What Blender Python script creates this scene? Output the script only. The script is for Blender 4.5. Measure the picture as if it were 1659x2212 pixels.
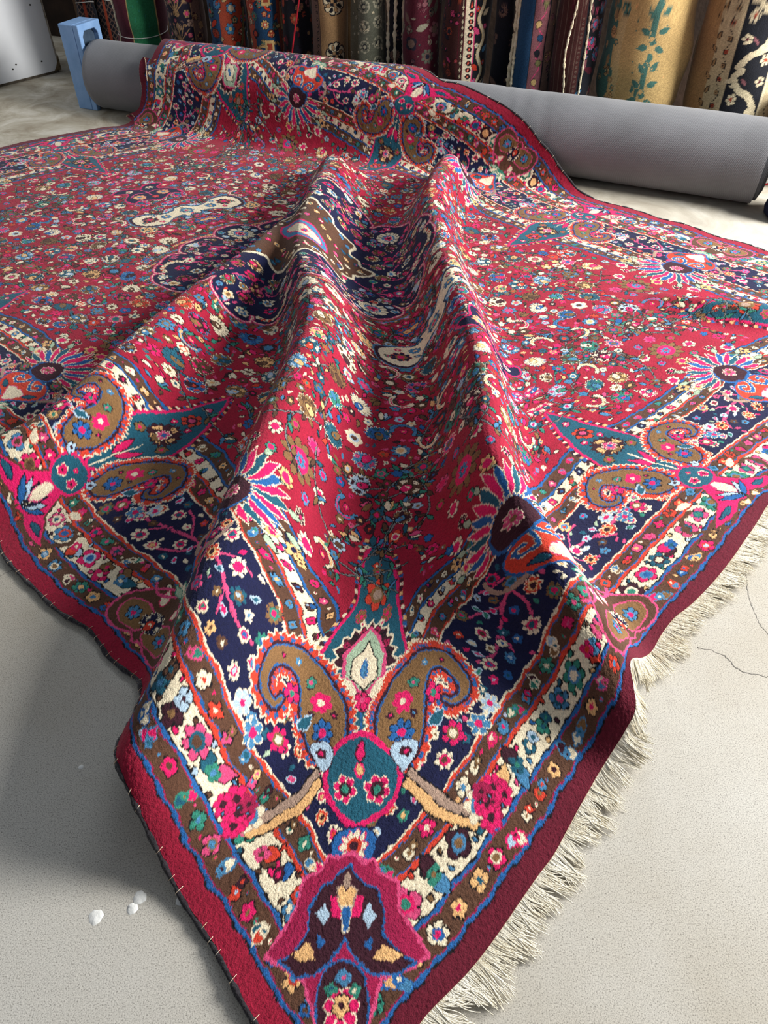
import bpy, math
import numpy as np
for o in list(bpy.data.objects): bpy.data.objects.remove(o)
SC=bpy.context.scene;COL=SC.collection
# ---------------------------------------------------------------- camera, world, lights, exposure
cd=bpy.data.cameras.new('camera');cam=bpy.data.objects.new('camera',cd);COL.objects.link(cam)
cam.location=(0,0,1.4);cam.rotation_euler=(math.radians(90-44.75),0,0)
cd.sensor_fit='VERTICAL';cd.sensor_height=36;cd.lens=36*1600/2212;cd.clip_start=.02
SC.camera=cam
W_=bpy.data.worlds.new('world');SC.world=W_;W_.use_nodes=True
bg=W_.node_tree.nodes['Background'];bg.inputs[0].default_value=(.82,.89,1,1);bg.inputs[1].default_value=.17
def area(name,loc,target,sx,sy,power,col=(1,1,1)):
    l=bpy.data.lights.new(name,'AREA');l.shape='RECTANGLE';l.size=sx;l.size_y=sy;l.energy=power;l.color=col
    o=bpy.data.objects.new(name,l);COL.objects.link(o);o.location=loc
    d=np.array(target,float)-np.array(loc,float)
    from mathutils import Vector
    o.rotation_euler=Vector(d).to_track_quat('-Z','Y').to_euler();return o
area('daylight_doorway',(4.5,2.1,2.35),(0,2.1,0),1.9,1.7,520,(1,.985,.96))
area('skylight',(.8,5.2,4.2),(.3,3.2,0),3,1.6,45,(.85,.92,1))
SC.view_settings.view_transform='Standard';SC.view_settings.look='None';SC.view_settings.exposure=0.27;SC.view_settings.gamma=1.0
try: SC.view_settings.use_curve_mapping=False
except Exception: pass
# ---------------------------------------------------------------- helpers
def tag(o,label=None,cat=None,group=None,kind=None):
    if label:o['label']=label
    if cat:o['category']=cat
    if group:o['group']=group
    if kind:o['kind']=kind
    return o
def empty(name,loc=(0,0,0),rz=0):
    o=bpy.data.objects.new(name,None);COL.objects.link(o);o.location=loc;o.rotation_euler=(0,0,rz);o.empty_display_size=.05;return o
def link(name,me,parent=None,mat=None):
    o=bpy.data.objects.new(name,me);COL.objects.link(o)
    if parent:o.parent=parent
    if mat:me.materials.append(mat)
    return o
def mesh(name,V,F,parent=None,mat=None,smooth=True):
    me=bpy.data.meshes.new(name);me.from_pydata([tuple(v) for v in V],[],[tuple(f) for f in F]);me.update()
    if smooth:me.polygons.foreach_set('use_smooth',np.ones(len(me.polygons),bool))
    return link(name,me,parent,mat)
def gridmesh(name,P,col=None,parent=None,mat=None,closeu=False,extra=None):
    nu,nv=P.shape[:2];me=bpy.data.meshes.new(name);V=P.reshape(-1,3).astype(np.float32)
    iu=np.arange(nu if closeu else nu-1);iv=np.arange(nv-1);I,J=np.meshgrid(iu,iv,indexing='ij');I2=(I+1)%nu
    F=np.stack([I*nv+J,I2*nv+J,I2*nv+J+1,I*nv+J+1],-1).reshape(-1,4).astype(np.int32)
    me.vertices.add(len(V));me.vertices.foreach_set('co',V.ravel());me.loops.add(F.size);me.loops.foreach_set('vertex_index',F.ravel())
    me.polygons.add(len(F));me.polygons.foreach_set('loop_start',np.arange(0,F.size,4,dtype=np.int32));me.polygons.foreach_set('loop_total',np.full(len(F),4,np.int32))
    me.polygons.foreach_set('use_smooth',np.ones(len(F),bool));me.update(calc_edges=True);me.validate()
    if col is not None:
        a=me.color_attributes.new('col','FLOAT_COLOR','POINT');c=np.ones((len(V),4),np.float32);c[:,:3]=col.reshape(-1,3);a.data.foreach_set('color',c.ravel())
    return link(name,me,parent,mat)
def tubes(paths,radii,sides=5,cap=True):
    V=[];F=[];b=0
    for P,r in zip(paths,radii):
        P=np.asarray(P,float);n=len(P);r=np.broadcast_to(np.asarray(r,float),(n,));T=np.gradient(P,axis=0);T/=np.linalg.norm(T,axis=1,keepdims=True)+1e-12
        up=np.array([0,0,1.]) if abs(T[0][2])<.9 else np.array([1.,0,0])
        A=np.cross(T,up);A/=np.linalg.norm(A,axis=1,keepdims=True)+1e-12
        for i in range(1,n):
            if A[i]@A[i-1]<0:A[i]*=-1
        B=np.cross(T,A);a=np.arange(sides)*2*np.pi/sides
        R=P[:,None]+r[:,None,None]*(np.cos(a)[None,:,None]*A[:,None]+np.sin(a)[None,:,None]*B[:,None])
        V.append(R.reshape(-1,3))
        for i in range(n-1):
            for k in range(sides):
                k2=(k+1)%sides;F.append((b+i*sides+k,b+i*sides+k2,b+(i+1)*sides+k2,b+(i+1)*sides+k))
        if cap:F.append(tuple(b+k for k in range(sides))[::-1]);F.append(tuple(b+(n-1)*sides+k for k in range(sides)))
        b+=n*sides
    return np.vstack(V),F
def boxv(x0,x1,y0,y1,z0,z1):
    return [(x0,y0,z0),(x1,y0,z0),(x1,y1,z0),(x0,y1,z0),(x0,y0,z1),(x1,y0,z1),(x1,y1,z1),(x0,y1,z1)],[(0,3,2,1),(4,5,6,7),(0,1,5,4),(1,2,6,5),(2,3,7,6),(3,0,4,7)]
def box(name,a,parent=None,mat=None,bev=0):
    V,F=boxv(*a);o=mesh(name,V,F,parent,mat,False)
    if bev:
        m=o.modifiers.new('bevel','BEVEL');m.width=bev;m.segments=3
    return o
def nodes(name,rough=.8):
    m=bpy.data.materials.new(name);m.use_nodes=True;nt=m.node_tree;b=nt.nodes['Principled BSDF'];b.inputs['Roughness'].default_value=rough
    b.inputs['Specular IOR Level'].default_value=.3;return m,nt,b
def N(nt,t,**k):
    n=nt.nodes.new(t)
    for a,v in k.items():
        if a in n.inputs: n.inputs[a].default_value=v
        else: setattr(n,a,v)
    return n
def ramp(nt,fac,stops):
    r=nt.nodes.new('ShaderNodeValToRGB');e=r.color_ramp.elements
    while len(e)<len(stops):e.new(.5)
    for x,(p,c) in zip(e,stops):x.position=p;x.color=(*c,1)
    nt.links.new(fac,r.inputs[0]);return r.outputs[0]
def noise_mat(name,c1,c2,scale=8,rough=.8,bump=.2,bscale=60,detail=4,metal=0,sheen=0,bd=.01):
    m,nt,b=nodes(name,rough);tc=N(nt,'ShaderNodeTexCoord');n=N(nt,'ShaderNodeTexNoise',Scale=scale,Detail=detail);nt.links.new(tc.outputs['Object'],n.inputs['Vector'])
    nt.links.new(ramp(nt,n.outputs[0],[(.3,c1),(.7,c2)]),b.inputs['Base Color'])
    n2=N(nt,'ShaderNodeTexNoise',Scale=bscale,Detail=3.0);nt.links.new(tc.outputs['Object'],n2.inputs['Vector'])
    bp=N(nt,'ShaderNodeBump',Strength=bump,Distance=bd);nt.links.new(n2.outputs[0],bp.inputs['Height']);nt.links.new(bp.outputs[0],b.inputs['Normal'])
    b.inputs['Metallic'].default_value=metal
    if sheen:b.inputs['Sheen Weight'].default_value=sheen
    return m
def pile_mat(name,sheen=.08,bscale=420,bstr=.5,gain=(.82,1.12),bd=.003):
    m,nt,b=nodes(name,.95);b.inputs['Specular IOR Level'].default_value=.12
    at=N(nt,'ShaderNodeAttribute',attribute_name='col');tc=N(nt,'ShaderNodeTexCoord')
    n=N(nt,'ShaderNodeTexNoise',Scale=bscale,Detail=2.0);nt.links.new(tc.outputs['Object'],n.inputs['Vector'])
    mr=N(nt,'ShaderNodeMapRange');mr.inputs['From Min'].default_value=.3;mr.inputs['From Max'].default_value=.7;mr.inputs['To Min'].default_value=gain[0];mr.inputs['To Max'].default_value=gain[1]
    nt.links.new(n.outputs[0],mr.inputs['Value'])
    vm=N(nt,'ShaderNodeVectorMath',operation='SCALE');nt.links.new(at.outputs['Color'],vm.inputs[0]);nt.links.new(mr.outputs[0],vm.inputs['Scale'])
    nt.links.new(vm.outputs[0],b.inputs['Base Color'])
    bp=N(nt,'ShaderNodeBump',Strength=bstr,Distance=bd);nt.links.new(n.outputs[0],bp.inputs['Height']);nt.links.new(bp.outputs[0],b.inputs['Normal'])
    b.inputs['Sheen Weight'].default_value=sheen;b.inputs['Sheen Roughness'].default_value=.5
    return m

RUGW=2*1.085+2*.56;RUGL=2*1.085+4*.56;FC0=1.085;FS=.56
QNUM=[1838,-45,-47,-47,-47,-46,-45,-48,-50,-51,-50,-43,-37,-37,-47,-54,-42,-32,-28,-31,-42,-62,-62,-57,-55,-61,-62,-62,-64,-67,-67,-64,-57,-54,-50,-45,-46,-49,-47,-38,-38,-50,-55,-57,-58,-58,-59,-59,-59,-60,-59,-60,-59,-60,-61,-61,-61,-61,-62,-62,-63,-62,-62,-63,-63,-62,-62,-63,-61,-62,-62,-61,-61,-61,-61,-60,-60,-59,-60,-59,-59,-58,-59,-58,-58,-57,-58,-58,-57,-58,
36,-5,-5,-3,-2,-1,1,1,-1,1,2,1,1,-1,-5,-6,-4,2,1,-1,-1,1,-3,3,0,2,2,0,1,2,4,4,1,0,2,0,1,-2,1,1,-3,-4,-2,-2,-1,-1,-1,-1,0,0,-1,1,-1,0,0,0,0,0,0,0,1,0,0,1,1,-1,1,1,-1,1,1,0,0,1,1,0,0,0,0,1,0,-1,1,0,0,0,0,0,0,0,
29,-3,-2,-2,-3,-2,-3,2,3,3,0,-1,-3,-1,2,0,-4,-5,-2,-1,2,2,2,2,1,0,-1,0,2,3,3,2,1,1,1,2,-2,-1,3,1,-4,-3,-3,-1,-1,-2,0,0,-1,0,0,-1,0,0,1,0,0,-1,1,0,0,0,1,0,0,1,0,0,1,0,1,0,1,-1,1,0,1,-1,1,0,0,1,0,0,0,-1,1,0,0,0,
23,-2,0,-1,-1,0,0,1,2,1,-1,-1,-4,-2,6,7,-3,-11,-8,-1,3,12,7,-1,-3,-2,-1,0,-1,2,1,2,0,0,2,1,-1,0,2,0,-4,-2,-1,-2,-1,-1,-1,-1,0,0,1,0,0,0,0,0,0,1,-1,1,0,0,0,0,1,0,0,1,0,1,-1,1,0,1,-1,1,0,1,0,0,0,0,0,0,1,0,-1,1,-1,1,
21,1,0,-1,0,-2,2,0,2,1,-1,-2,-4,0,5,4,0,-8,-10,-5,3,10,11,2,-3,-2,-1,-3,1,1,-1,3,0,-2,2,1,1,-2,1,0,-2,-3,-1,-1,-2,0,0,0,-1,1,-1,1,0,1,-1,1,0,-1,1,-1,1,0,0,1,0,0,1,0,0,0,1,0,0,1,0,0,0,0,1,0,0,0,1,0,-1,1,0,0,0,0,
27,-2,-2,-4,-3,1,1,2,0,-1,-2,-4,-3,0,2,4,5,-2,-8,-7,0,4,10,7,3,0,-2,-1,1,0,1,-1,-3,-2,1,3,-1,-1,-3,-1,1,-1,-3,-1,0,-1,-1,0,2,0,1,0,1,0,1,-1,0,1,-1,1,-1,1,0,0,0,1,-1,1,1,0,0,0,0,0,1,0,0,1,0,-1,1,0,0,0,1,-1,1,-1,1,-1,
27,-2,-2,-5,0,2,2,-2,-5,-4,-3,-3,-3,-2,0,4,7,6,-2,-7,-4,2,5,7,8,3,0,2,0,1,0,-2,0,-1,-2,-3,1,-3,-6,-1,2,-1,-1,-2,-1,0,0,1,0,1,2,1,0,0,0,0,0,0,0,0,1,0,0,0,0,1,0,0,0,0,1,0,1,0,0,0,1,-1,0,1,0,0,0,0,0,0,0,1,-1,1,
24,0,1,3,1,1,-5,-6,-5,-3,0,-4,0,-3,-3,3,2,1,4,0,0,-1,0,3,9,7,3,1,0,0,1,-1,-1,0,-5,-4,-1,-1,-6,-3,2,0,-2,-2,-3,0,3,2,2,2,0,1,1,0,0,0,0,0,0,0,0,0,0,0,1,-1,1,0,1,0,0,0,0,0,1,0,0,1,0,0,0,0,0,0,0,1,0,-1,1,0,
22,0,1,4,3,-2,-5,-5,-2,-1,1,1,-2,-3,-2,0,-3,-2,5,11,5,-2,-6,-6,2,8,7,3,0,1,1,-1,-2,-2,-5,-3,-1,0,-7,-3,2,1,-2,-3,-5,-1,6,4,3,2,1,0,1,0,-1,0,0,-1,1,-1,0,1,0,1,0,0,1,0,-1,1,0,1,0,0,0,0,0,0,0,0,1,0,0,1,0,-1,0,1,0,0,
20,1,0,3,2,-2,-3,-1,-1,1,0,1,1,-1,1,3,5,4,7,5,0,-6,-13,-14,-4,5,10,7,3,1,1,-2,-1,-3,-5,-6,-2,-1,-6,-5,3,5,1,-3,-3,1,4,4,2,1,0,0,-1,0,0,-1,-1,1,-1,1,1,-1,1,0,0,1,-1,1,0,0,0,0,0,1,0,0,0,1,0,0,0,0,0,0,0,1,0,0,0,0,
20,1,2,-2,-2,-1,-1,1,2,0,1,2,3,4,4,10,8,-3,-1,-7,-8,-7,-8,-10,-4,3,8,9,8,5,0,-4,-1,-3,-3,-5,-5,-5,-8,-2,5,10,5,5,7,2,-5,-4,-2,-1,-2,-1,0,-2,-1,0,0,0,1,0,0,1,0,0,0,0,1,0,0,0,1,0,0,0,0,1,0,-1,1,0,0,1,0,0,0,0,0,0,0,0,
21,1,-2,-1,-3,-2,1,0,1,1,2,3,4,6,8,9,1,-5,-12,-8,-8,-3,0,-1,-7,-1,3,9,10,7,0,-4,-3,1,-3,-4,-5,-5,-2,-4,2,9,9,5,5,0,-4,-3,-1,-2,-2,-2,-2,-2,-1,1,0,1,0,1,0,0,0,0,1,0,0,0,1,0,-1,1,0,0,0,0,1,0,0,0,0,0,0,0,0,1,0,0,0,1,
15,0,1,0,-1,-2,-1,0,0,1,1,3,5,4,-3,-13,-13,-7,1,1,5,6,8,5,-5,-7,0,3,6,3,2,0,1,-1,-1,-4,-2,10,9,-5,-11,3,7,4,2,0,-1,-1,-3,-2,-2,-2,-1,-1,0,0,1,0,0,0,1,0,0,1,-1,1,0,0,0,1,0,0,1,0,0,0,0,0,0,1,0,0,0,0,0,0,0,1,0,-1,
14,-1,1,3,-2,-4,-1,-1,-2,-2,1,3,4,2,-4,-13,-12,2,-1,5,4,4,7,9,0,-8,-5,0,2,4,4,5,0,1,-1,-3,-1,4,12,-2,-10,-4,8,5,0,0,0,-2,-1,-3,0,0,-2,0,0,0,0,0,1,0,-1,1,0,0,1,0,0,0,0,0,1,-1,0,1,0,0,0,0,0,0,0,1,0,0,1,-1,1,-1,1,0,
14,2,2,1,-1,-3,-4,-5,-3,-3,-1,0,6,5,-2,-4,-3,1,0,-1,0,1,4,7,5,-3,-9,-4,0,3,8,6,2,0,-2,-1,-1,-1,5,4,-6,-7,4,7,2,0,-1,0,-2,-1,0,-1,-1,0,1,-1,0,0,0,1,0,0,1,-1,0,1,0,0,1,-1,0,1,0,0,0,1,-1,1,0,0,0,0,0,1,-1,1,0,0,0,1,
13,3,1,-1,1,-1,-3,-6,-9,-2,-2,1,6,6,2,2,3,2,-2,-4,-3,-1,-1,5,7,2,-7,-8,-3,3,5,8,3,0,-1,0,-2,-2,2,4,0,-7,-2,7,4,0,-1,-1,0,0,-1,-1,1,1,-1,1,0,0,0,-1,1,0,-1,1,1,-1,0,1,-1,1,0,0,1,-1,1,-1,1,0,0,0,1,-1,1,-1,1,0,0,1,0,0,
17,-1,-1,0,1,2,-4,-7,-6,-1,7,4,3,-1,0,4,6,4,-2,-6,-6,-5,-1,1,6,6,-1,-9,-6,-1,4,7,5,-1,0,1,-1,-2,-2,3,2,-5,-4,4,6,1,0,-1,0,-1,0,1,0,0,1,-1,0,0,0,1,0,0,1,0,-1,0,1,0,0,0,0,1,-1,1,0,0,0,0,1,0,0,0,0,1,0,0,0,0,0,0,
17,-2,-4,2,1,-1,2,4,0,0,-1,4,-1,-3,-2,0,2,3,1,0,-5,-5,-2,-2,2,6,6,-4,-10,-5,1,5,6,3,1,0,0,-3,-2,0,3,-2,-6,2,5,3,0,0,0,0,1,-1,1,0,0,1,1,0,0,-1,0,0,0,0,1,0,0,0,1,0,0,0,0,0,0,1,0,0,0,0,0,1,-1,0,1,0,0,0,1,0,
10,4,0,0,-2,-4,1,2,1,5,9,6,-2,-5,-3,-5,-3,1,5,2,-1,-4,-5,-2,0,2,7,2,-6,-9,-3,1,7,5,2,0,-1,-2,-3,0,2,0,-5,-1,6,4,1,0,0,0,0,1,-1,1,1,0,0,0,0,1,0,0,0,0,0,0,0,0,0,1,0,0,1,-1,0,1,0,0,0,1,-1,0,1,1,-1,0,1,1,-1,1,
-18,19,7,2,-2,-3,-1,-4,-2,9,16,6,-3,-2,0,0,-2,0,0,2,0,-2,-5,-4,-3,2,3,7,-1,-10,-8,-1,3,7,4,0,0,-2,-4,-1,1,2,-3,-1,4,5,1,1,-1,1,-1,0,1,1,0,1,0,1,0,0,0,0,0,1,-1,1,0,0,0,0,0,0,0,1,1,-1,1,0,0,0,1,0,0,-1,1,0,0,0,1,0,
-18,14,15,1,1,1,-4,2,7,5,0,-4,-4,-2,3,5,4,1,0,-1,1,0,-4,-5,-4,-2,1,5,4,-4,-10,-7,0,6,6,2,-2,-2,-3,-3,2,3,0,-2,3,5,3,0,0,-1,0,0,1,1,1,0,1,0,0,0,0,0,1,-1,1,0,0,0,1,-1,1,0,0,1,-1,1,0,0,0,0,0,1,0,1,-1,1,0,1,0,0,
29,-10,-3,-3,2,7,1,1,7,-6,-5,-4,-5,-2,1,4,8,5,2,1,0,0,-2,-4,-6,-4,-2,2,6,2,-7,-10,-4,2,6,3,0,-4,-6,-7,7,7,4,-2,1,5,2,0,0,-2,-2,3,2,0,1,1,0,0,1,0,0,0,-1,1,-1,0,1,0,0,1,0,1,0,0,0,0,0,1,0,1,0,-1,1,0,1,0,0,0,0,1,
31,-7,-7,-6,-2,7,13,12,7,-9,-12,-6,-6,-6,-2,0,4,7,9,4,0,0,0,-2,-5,-6,-4,-1,3,7,-2,-8,-10,-3,4,6,1,-4,-8,-7,9,14,5,-4,-2,4,3,-1,-1,-2,-1,2,2,1,0,0,1,0,0,0,0,0,0,0,1,0,0,1,0,0,1,-1,1,0,1,0,0,1,0,-1,1,0,0,0,0,1,1,0,1,0,
20,-2,-6,-3,0,1,9,15,15,3,-9,-10,-6,-7,-9,-4,1,3,6,8,7,1,0,-1,-3,-6,-5,-4,0,4,7,-3,-10,-9,-1,4,3,6,3,4,4,2,0,-5,-5,1,4,1,-2,1,1,0,-1,-2,1,1,-1,0,0,0,0,0,0,0,1,1,0,0,0,1,0,1,0,0,0,1,0,0,0,1,-1,1,0,1,0,0,0,1,0,1,
26,-3,-5,0,-1,-3,-3,-2,1,6,2,3,4,1,-3,-9,-7,-1,3,7,8,7,3,0,-1,-3,-6,-6,-3,0,6,5,-4,-10,-8,-2,4,12,16,9,-7,-4,1,-4,-8,-1,4,1,1,2,1,-3,-4,-1,1,0,1,0,-1,0,-1,0,1,0,0,1,0,1,1,0,0,1,0,0,1,0,1,-1,1,0,1,0,0,0,1,0,0,0,2,1,
36,-11,-3,2,0,-1,-5,-7,-8,1,1,2,5,8,6,-2,-9,-7,-1,2,6,8,8,4,1,-2,-4,-5,-6,-2,1,7,5,-5,-9,-5,4,12,12,7,-8,-6,1,0,-9,-4,4,4,0,0,1,-2,-2,-1,0,0,-2,-1,0,-1,1,0,0,1,1,0,2,0,0,1,0,0,1,1,0,0,0,1,0,0,0,0,1,-1,1,1,1,1,0,1,
31,-5,0,-1,1,0,-2,-4,-7,-5,-4,-1,1,5,7,8,1,-8,-8,-3,1,7,9,8,5,1,-1,-5,-5,-4,-3,2,7,6,-2,-4,1,3,6,5,-3,-6,-3,2,-5,-7,2,6,1,0,-1,-1,1,0,-3,-2,-1,-2,-1,-1,-1,0,2,2,1,1,0,1,1,0,1,0,0,0,1,0,1,0,0,0,0,1,0,1,-1,1,1,1,1,2,
29,-1,-1,0,0,0,-1,-1,-3,-5,-5,-6,-2,0,3,8,8,3,-6,-8,-4,0,5,9,9,7,1,-1,-3,-5,-6,-3,4,9,7,2,-3,-8,-4,3,5,0,-4,-1,1,-9,-1,6,4,-1,-1,-1,-1,-1,-3,-3,0,-1,-1,-2,-5,5,2,3,1,2,1,1,0,0,0,0,1,1,0,1,0,0,0,1,0,-1,0,1,1,0,1,1,2,3,
26,1,-1,-1,1,0,0,-1,-1,-2,-4,-6,-6,-3,1,2,7,9,4,-2,-6,-6,-2,3,8,9,8,3,0,-4,-7,-6,-2,5,8,9,3,-5,-10,-7,1,4,3,-1,0,-5,-6,5,5,0,-1,-1,-2,-3,-4,0,0,1,-1,-5,-1,3,6,1,2,0,0,0,1,0,1,0,0,1,1,0,0,1,0,0,0,0,0,0,0,1,0,1,1,0,
24,-1,1,2,0,0,1,-1,0,-2,-4,-3,-5,-5,-4,0,2,5,9,9,3,-4,-9,-6,2,6,9,8,2,-1,-4,-3,-3,-2,4,6,7,4,-2,-8,-9,-1,2,4,1,-2,-8,-1,7,3,-1,-1,-2,-3,-2,-1,2,1,0,4,2,0,-3,-1,-1,0,0,1,-1,1,0,1,1,0,1,1,0,0,0,-1,0,1,0,-1,1,-1,1,0,-1,-3,
22,0,2,1,0,1,-1,1,-2,-3,-4,-4,1,-3,-4,-2,-1,1,5,7,10,7,-2,-9,-11,0,6,9,8,2,2,-1,-4,-2,-3,0,3,4,6,2,-4,-9,-1,1,5,2,-8,-8,4,6,1,-2,0,2,1,-1,-3,-1,1,4,4,-3,-4,-2,-1,-1,1,-1,1,0,0,2,0,2,0,1,0,0,0,-1,0,0,0,0,0,1,0,-1,-1,0,
23,2,0,0,1,1,0,-3,-3,-3,-2,-2,2,2,-4,-5,-3,1,3,6,5,6,7,-2,-8,-12,-2,6,9,10,7,2,0,-3,-3,-4,-4,-1,2,4,6,2,-6,-1,1,4,-2,-11,-4,6,4,-1,0,-1,1,-1,-1,0,1,0,2,-2,-1,-1,-1,-1,-2,1,0,1,2,0,2,1,1,1,-1,-1,-1,1,0,-1,0,1,-1,0,1,0,1,0,
20,5,1,-1,1,3,-2,-3,-1,0,2,2,0,-3,-5,-4,-1,1,1,8,11,-13,-3,6,0,-6,-9,-2,7,12,9,7,3,1,0,-7,-8,-5,-2,1,4,7,6,0,3,-1,-3,-8,-10,1,6,2,-2,-2,-3,-3,4,3,1,1,-3,1,1,-1,-2,-2,-2,-1,3,3,1,2,1,1,4,-1,-2,-2,-1,0,0,1,0,1,1,0,-1,1,0,2,
20,3,2,1,3,1,-2,-2,-1,3,3,3,-3,-4,-4,0,2,2,3,10,-1,-14,-16,1,9,3,-5,-7,1,6,9,9,8,6,1,-5,-7,-6,-5,-2,-1,3,7,10,5,-4,-7,-4,-7,-5,5,6,0,-2,-5,-2,4,4,2,-3,0,0,1,0,-1,-2,-3,0,2,3,1,1,1,3,1,-2,-3,-2,0,0,0,1,1,1,0,0,1,0,3,2,
32,-5,-3,0,-3,-2,1,3,3,4,4,4,0,2,4,1,-3,-5,-7,-19,-17,-6,7,3,7,11,3,-4,-10,-1,5,9,10,5,3,0,1,-1,-3,-5,-5,-3,-2,-2,-1,2,5,5,0,-5,1,8,5,2,6,2,-2,-4,-2,1,0,-1,-3,-1,1,1,3,0,-2,-3,0,-1,0,-3,-4,0,1,2,1,1,1,0,0,-1,1,1,1,2,3,4,
35,-6,-1,-2,-1,-4,2,3,3,3,3,3,1,2,3,0,-4,-6,-8,-16,-19,5,1,0,2,6,11,4,-3,-9,-2,3,5,8,5,9,4,0,-3,-4,-5,-7,-6,-3,-2,5,6,3,2,0,-3,4,9,5,3,5,-5,-3,-2,0,1,-3,-1,0,0,2,2,0,-2,-2,-2,-1,-2,-2,-3,-1,3,1,1,1,0,0,1,0,0,1,1,2,1,2,
30,-1,-1,-1,-1,0,0,2,3,1,2,1,2,0,2,-2,-3,-4,-7,-8,-5,-1,-4,-4,-2,1,5,9,5,0,-5,-6,0,5,9,11,5,1,-1,-2,-4,-7,-6,-6,-1,4,7,2,0,0,0,0,6,8,3,0,-2,-2,-1,-1,-1,0,0,0,1,0,1,0,-1,-1,-1,-1,-2,-2,-1,0,1,1,1,0,1,1,0,1,0,1,0,1,-1,-3,
27,-1,1,1,-1,1,1,2,0,2,1,0,0,1,-1,-1,-3,-4,-4,-4,-1,2,-3,-6,-6,-2,-1,4,8,7,0,-4,-7,0,7,8,6,5,2,-1,-2,-4,-6,-5,-4,1,5,6,0,0,-3,0,4,8,4,-1,0,-1,-2,-3,-3,2,1,1,0,1,-1,0,0,-1,-1,-1,0,-1,0,0,0,1,1,1,1,0,1,0,1,-1,0,0,1,1,
25,1,0,1,1,0,1,1,1,0,0,1,0,0,-2,-1,-1,-3,-3,-1,1,0,1,-4,-6,-7,-3,-1,2,5,7,2,-4,-9,-4,3,8,10,8,4,-1,-1,-3,-6,-5,-2,2,5,6,-2,-1,-2,3,6,4,1,-2,-1,0,-2,-1,-1,2,0,0,0,0,0,-1,0,0,-1,0,0,-1,1,0,1,1,0,1,2,0,1,-1,0,1,1,2,3,
26,0,0,1,0,1,1,0,1,1,0,0,-1,-1,0,-2,-1,-2,-1,-1,1,1,0,1,-4,-6,-7,-4,-3,-1,3,9,3,-2,-9,-3,5,7,8,6,5,0,-1,-2,-5,-5,-2,3,6,5,-2,-3,-2,4,5,3,0,0,-1,3,1,-1,-3,-1,-1,-1,0,-1,0,0,0,0,-1,0,1,0,1,1,0,2,1,1,1,0,0,0,0,1,4,7,
25,1,1,-1,2,-1,1,0,1,-1,1,-1,0,0,-1,-1,-1,0,-1,0,0,0,1,0,-1,-2,-6,-7,-6,-4,0,3,9,5,0,-2,3,-5,0,6,7,4,1,-1,-2,-4,-4,-2,4,8,4,-4,-8,-4,5,7,4,0,2,0,2,-2,-2,-1,-1,0,-1,-1,0,0,0,1,0,1,0,0,1,0,1,2,1,2,0,1,1,0,-1,2,6,9,
26,0,0,1,0,1,-1,0,-1,1,0,0,0,-1,0,0,-1,-1,0,0,0,1,0,0,0,-1,-2,-6,-7,-7,-2,-2,4,9,10,9,-1,-10,-10,-1,6,8,6,1,0,-2,-4,-3,0,3,8,3,-7,-11,-1,8,6,3,-1,1,0,-1,0,-1,-1,-1,0,0,0,0,1,0,1,0,0,1,1,1,1,1,3,0,1,0,0,0,0,2,4,3,
26,1,1,0,-1,-1,0,-1,0,-1,-1,1,1,0,0,1,-1,0,0,0,0,0,0,0,0,-1,-1,-2,-5,-6,-8,-3,-2,1,5,4,1,-4,-4,0,3,9,8,7,2,0,-2,-3,-3,2,6,2,-2,-9,-8,1,9,5,2,-1,0,0,-1,0,0,-1,0,0,0,1,0,0,1,1,2,0,0,1,2,2,2,1,-1,-1,-1,0,0,-2,-3,-8,
28,0,0,0,0,0,-1,-3,-4,-3,4,2,2,1,1,-1,0,0,0,0,0,0,-1,0,0,-1,-1,-1,-1,-5,-7,-8,-5,-3,-2,-2,0,5,2,0,2,4,9,9,7,2,0,-2,-2,2,2,-3,0,-2,-9,-5,3,8,4,0,0,0,0,-1,0,1,-1,0,0,0,1,1,1,2,0,2,1,0,2,4,5,-4,-4,-3,-2,-4,-6,-14,-21,-16,
29,1,0,1,0,-1,-2,-2,-5,-4,3,5,1,2,0,-1,1,-1,-1,0,0,0,0,-1,-1,0,0,-1,-2,-1,-5,-7,-8,-6,-3,-3,2,9,4,-5,-2,2,4,9,9,6,1,0,-2,-3,-4,-4,2,3,-2,-8,-2,6,6,3,-1,0,1,0,0,-1,1,0,0,0,0,2,1,2,1,1,1,2,2,4,2,-5,-6,-4,-3,-4,-9,-13,-15,-12,
31,0,1,0,0,1,1,1,3,1,-2,-3,-1,-2,-1,0,-2,0,0,-1,-1,0,0,-1,0,-1,-1,-1,0,-1,-1,-6,-8,-7,-5,-2,1,7,6,0,-6,-3,2,5,8,8,3,-1,-3,-11,-9,1,6,7,3,-4,-6,0,7,4,2,0,0,0,1,0,-1,0,0,0,1,1,2,1,2,2,0,1,0,-3,-4,-3,2,0,0,-1,1,4,4,-1,
32,1,1,0,1,1,1,3,4,4,-4,-5,-4,-2,-2,-1,0,-1,-1,-1,0,-1,-1,0,-1,0,-1,0,-1,-1,-1,-1,-4,-8,-7,-4,-2,4,8,5,-3,-7,-3,2,4,7,6,1,-3,-5,-9,2,2,3,6,-1,-6,-4,3,7,2,1,1,1,0,0,0,0,-1,0,-1,1,1,2,3,1,2,0,-1,-5,-7,3,1,3,0,3,4,7,7,3,
34,0,0,2,0,1,2,2,1,1,-2,-3,-1,-2,-2,-1,-2,-1,-1,0,0,-1,0,-1,0,-1,-1,-1,0,-1,-1,0,-2,-4,-8,-7,-3,-1,4,9,4,-3,-8,-4,2,5,7,3,-1,-2,-2,-3,-2,1,3,4,-4,-6,-1,6,4,2,1,1,0,1,-1,-1,0,-2,0,-2,1,3,2,4,2,2,-1,-3,-3,0,2,0,2,1,3,4,2,2,
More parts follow.
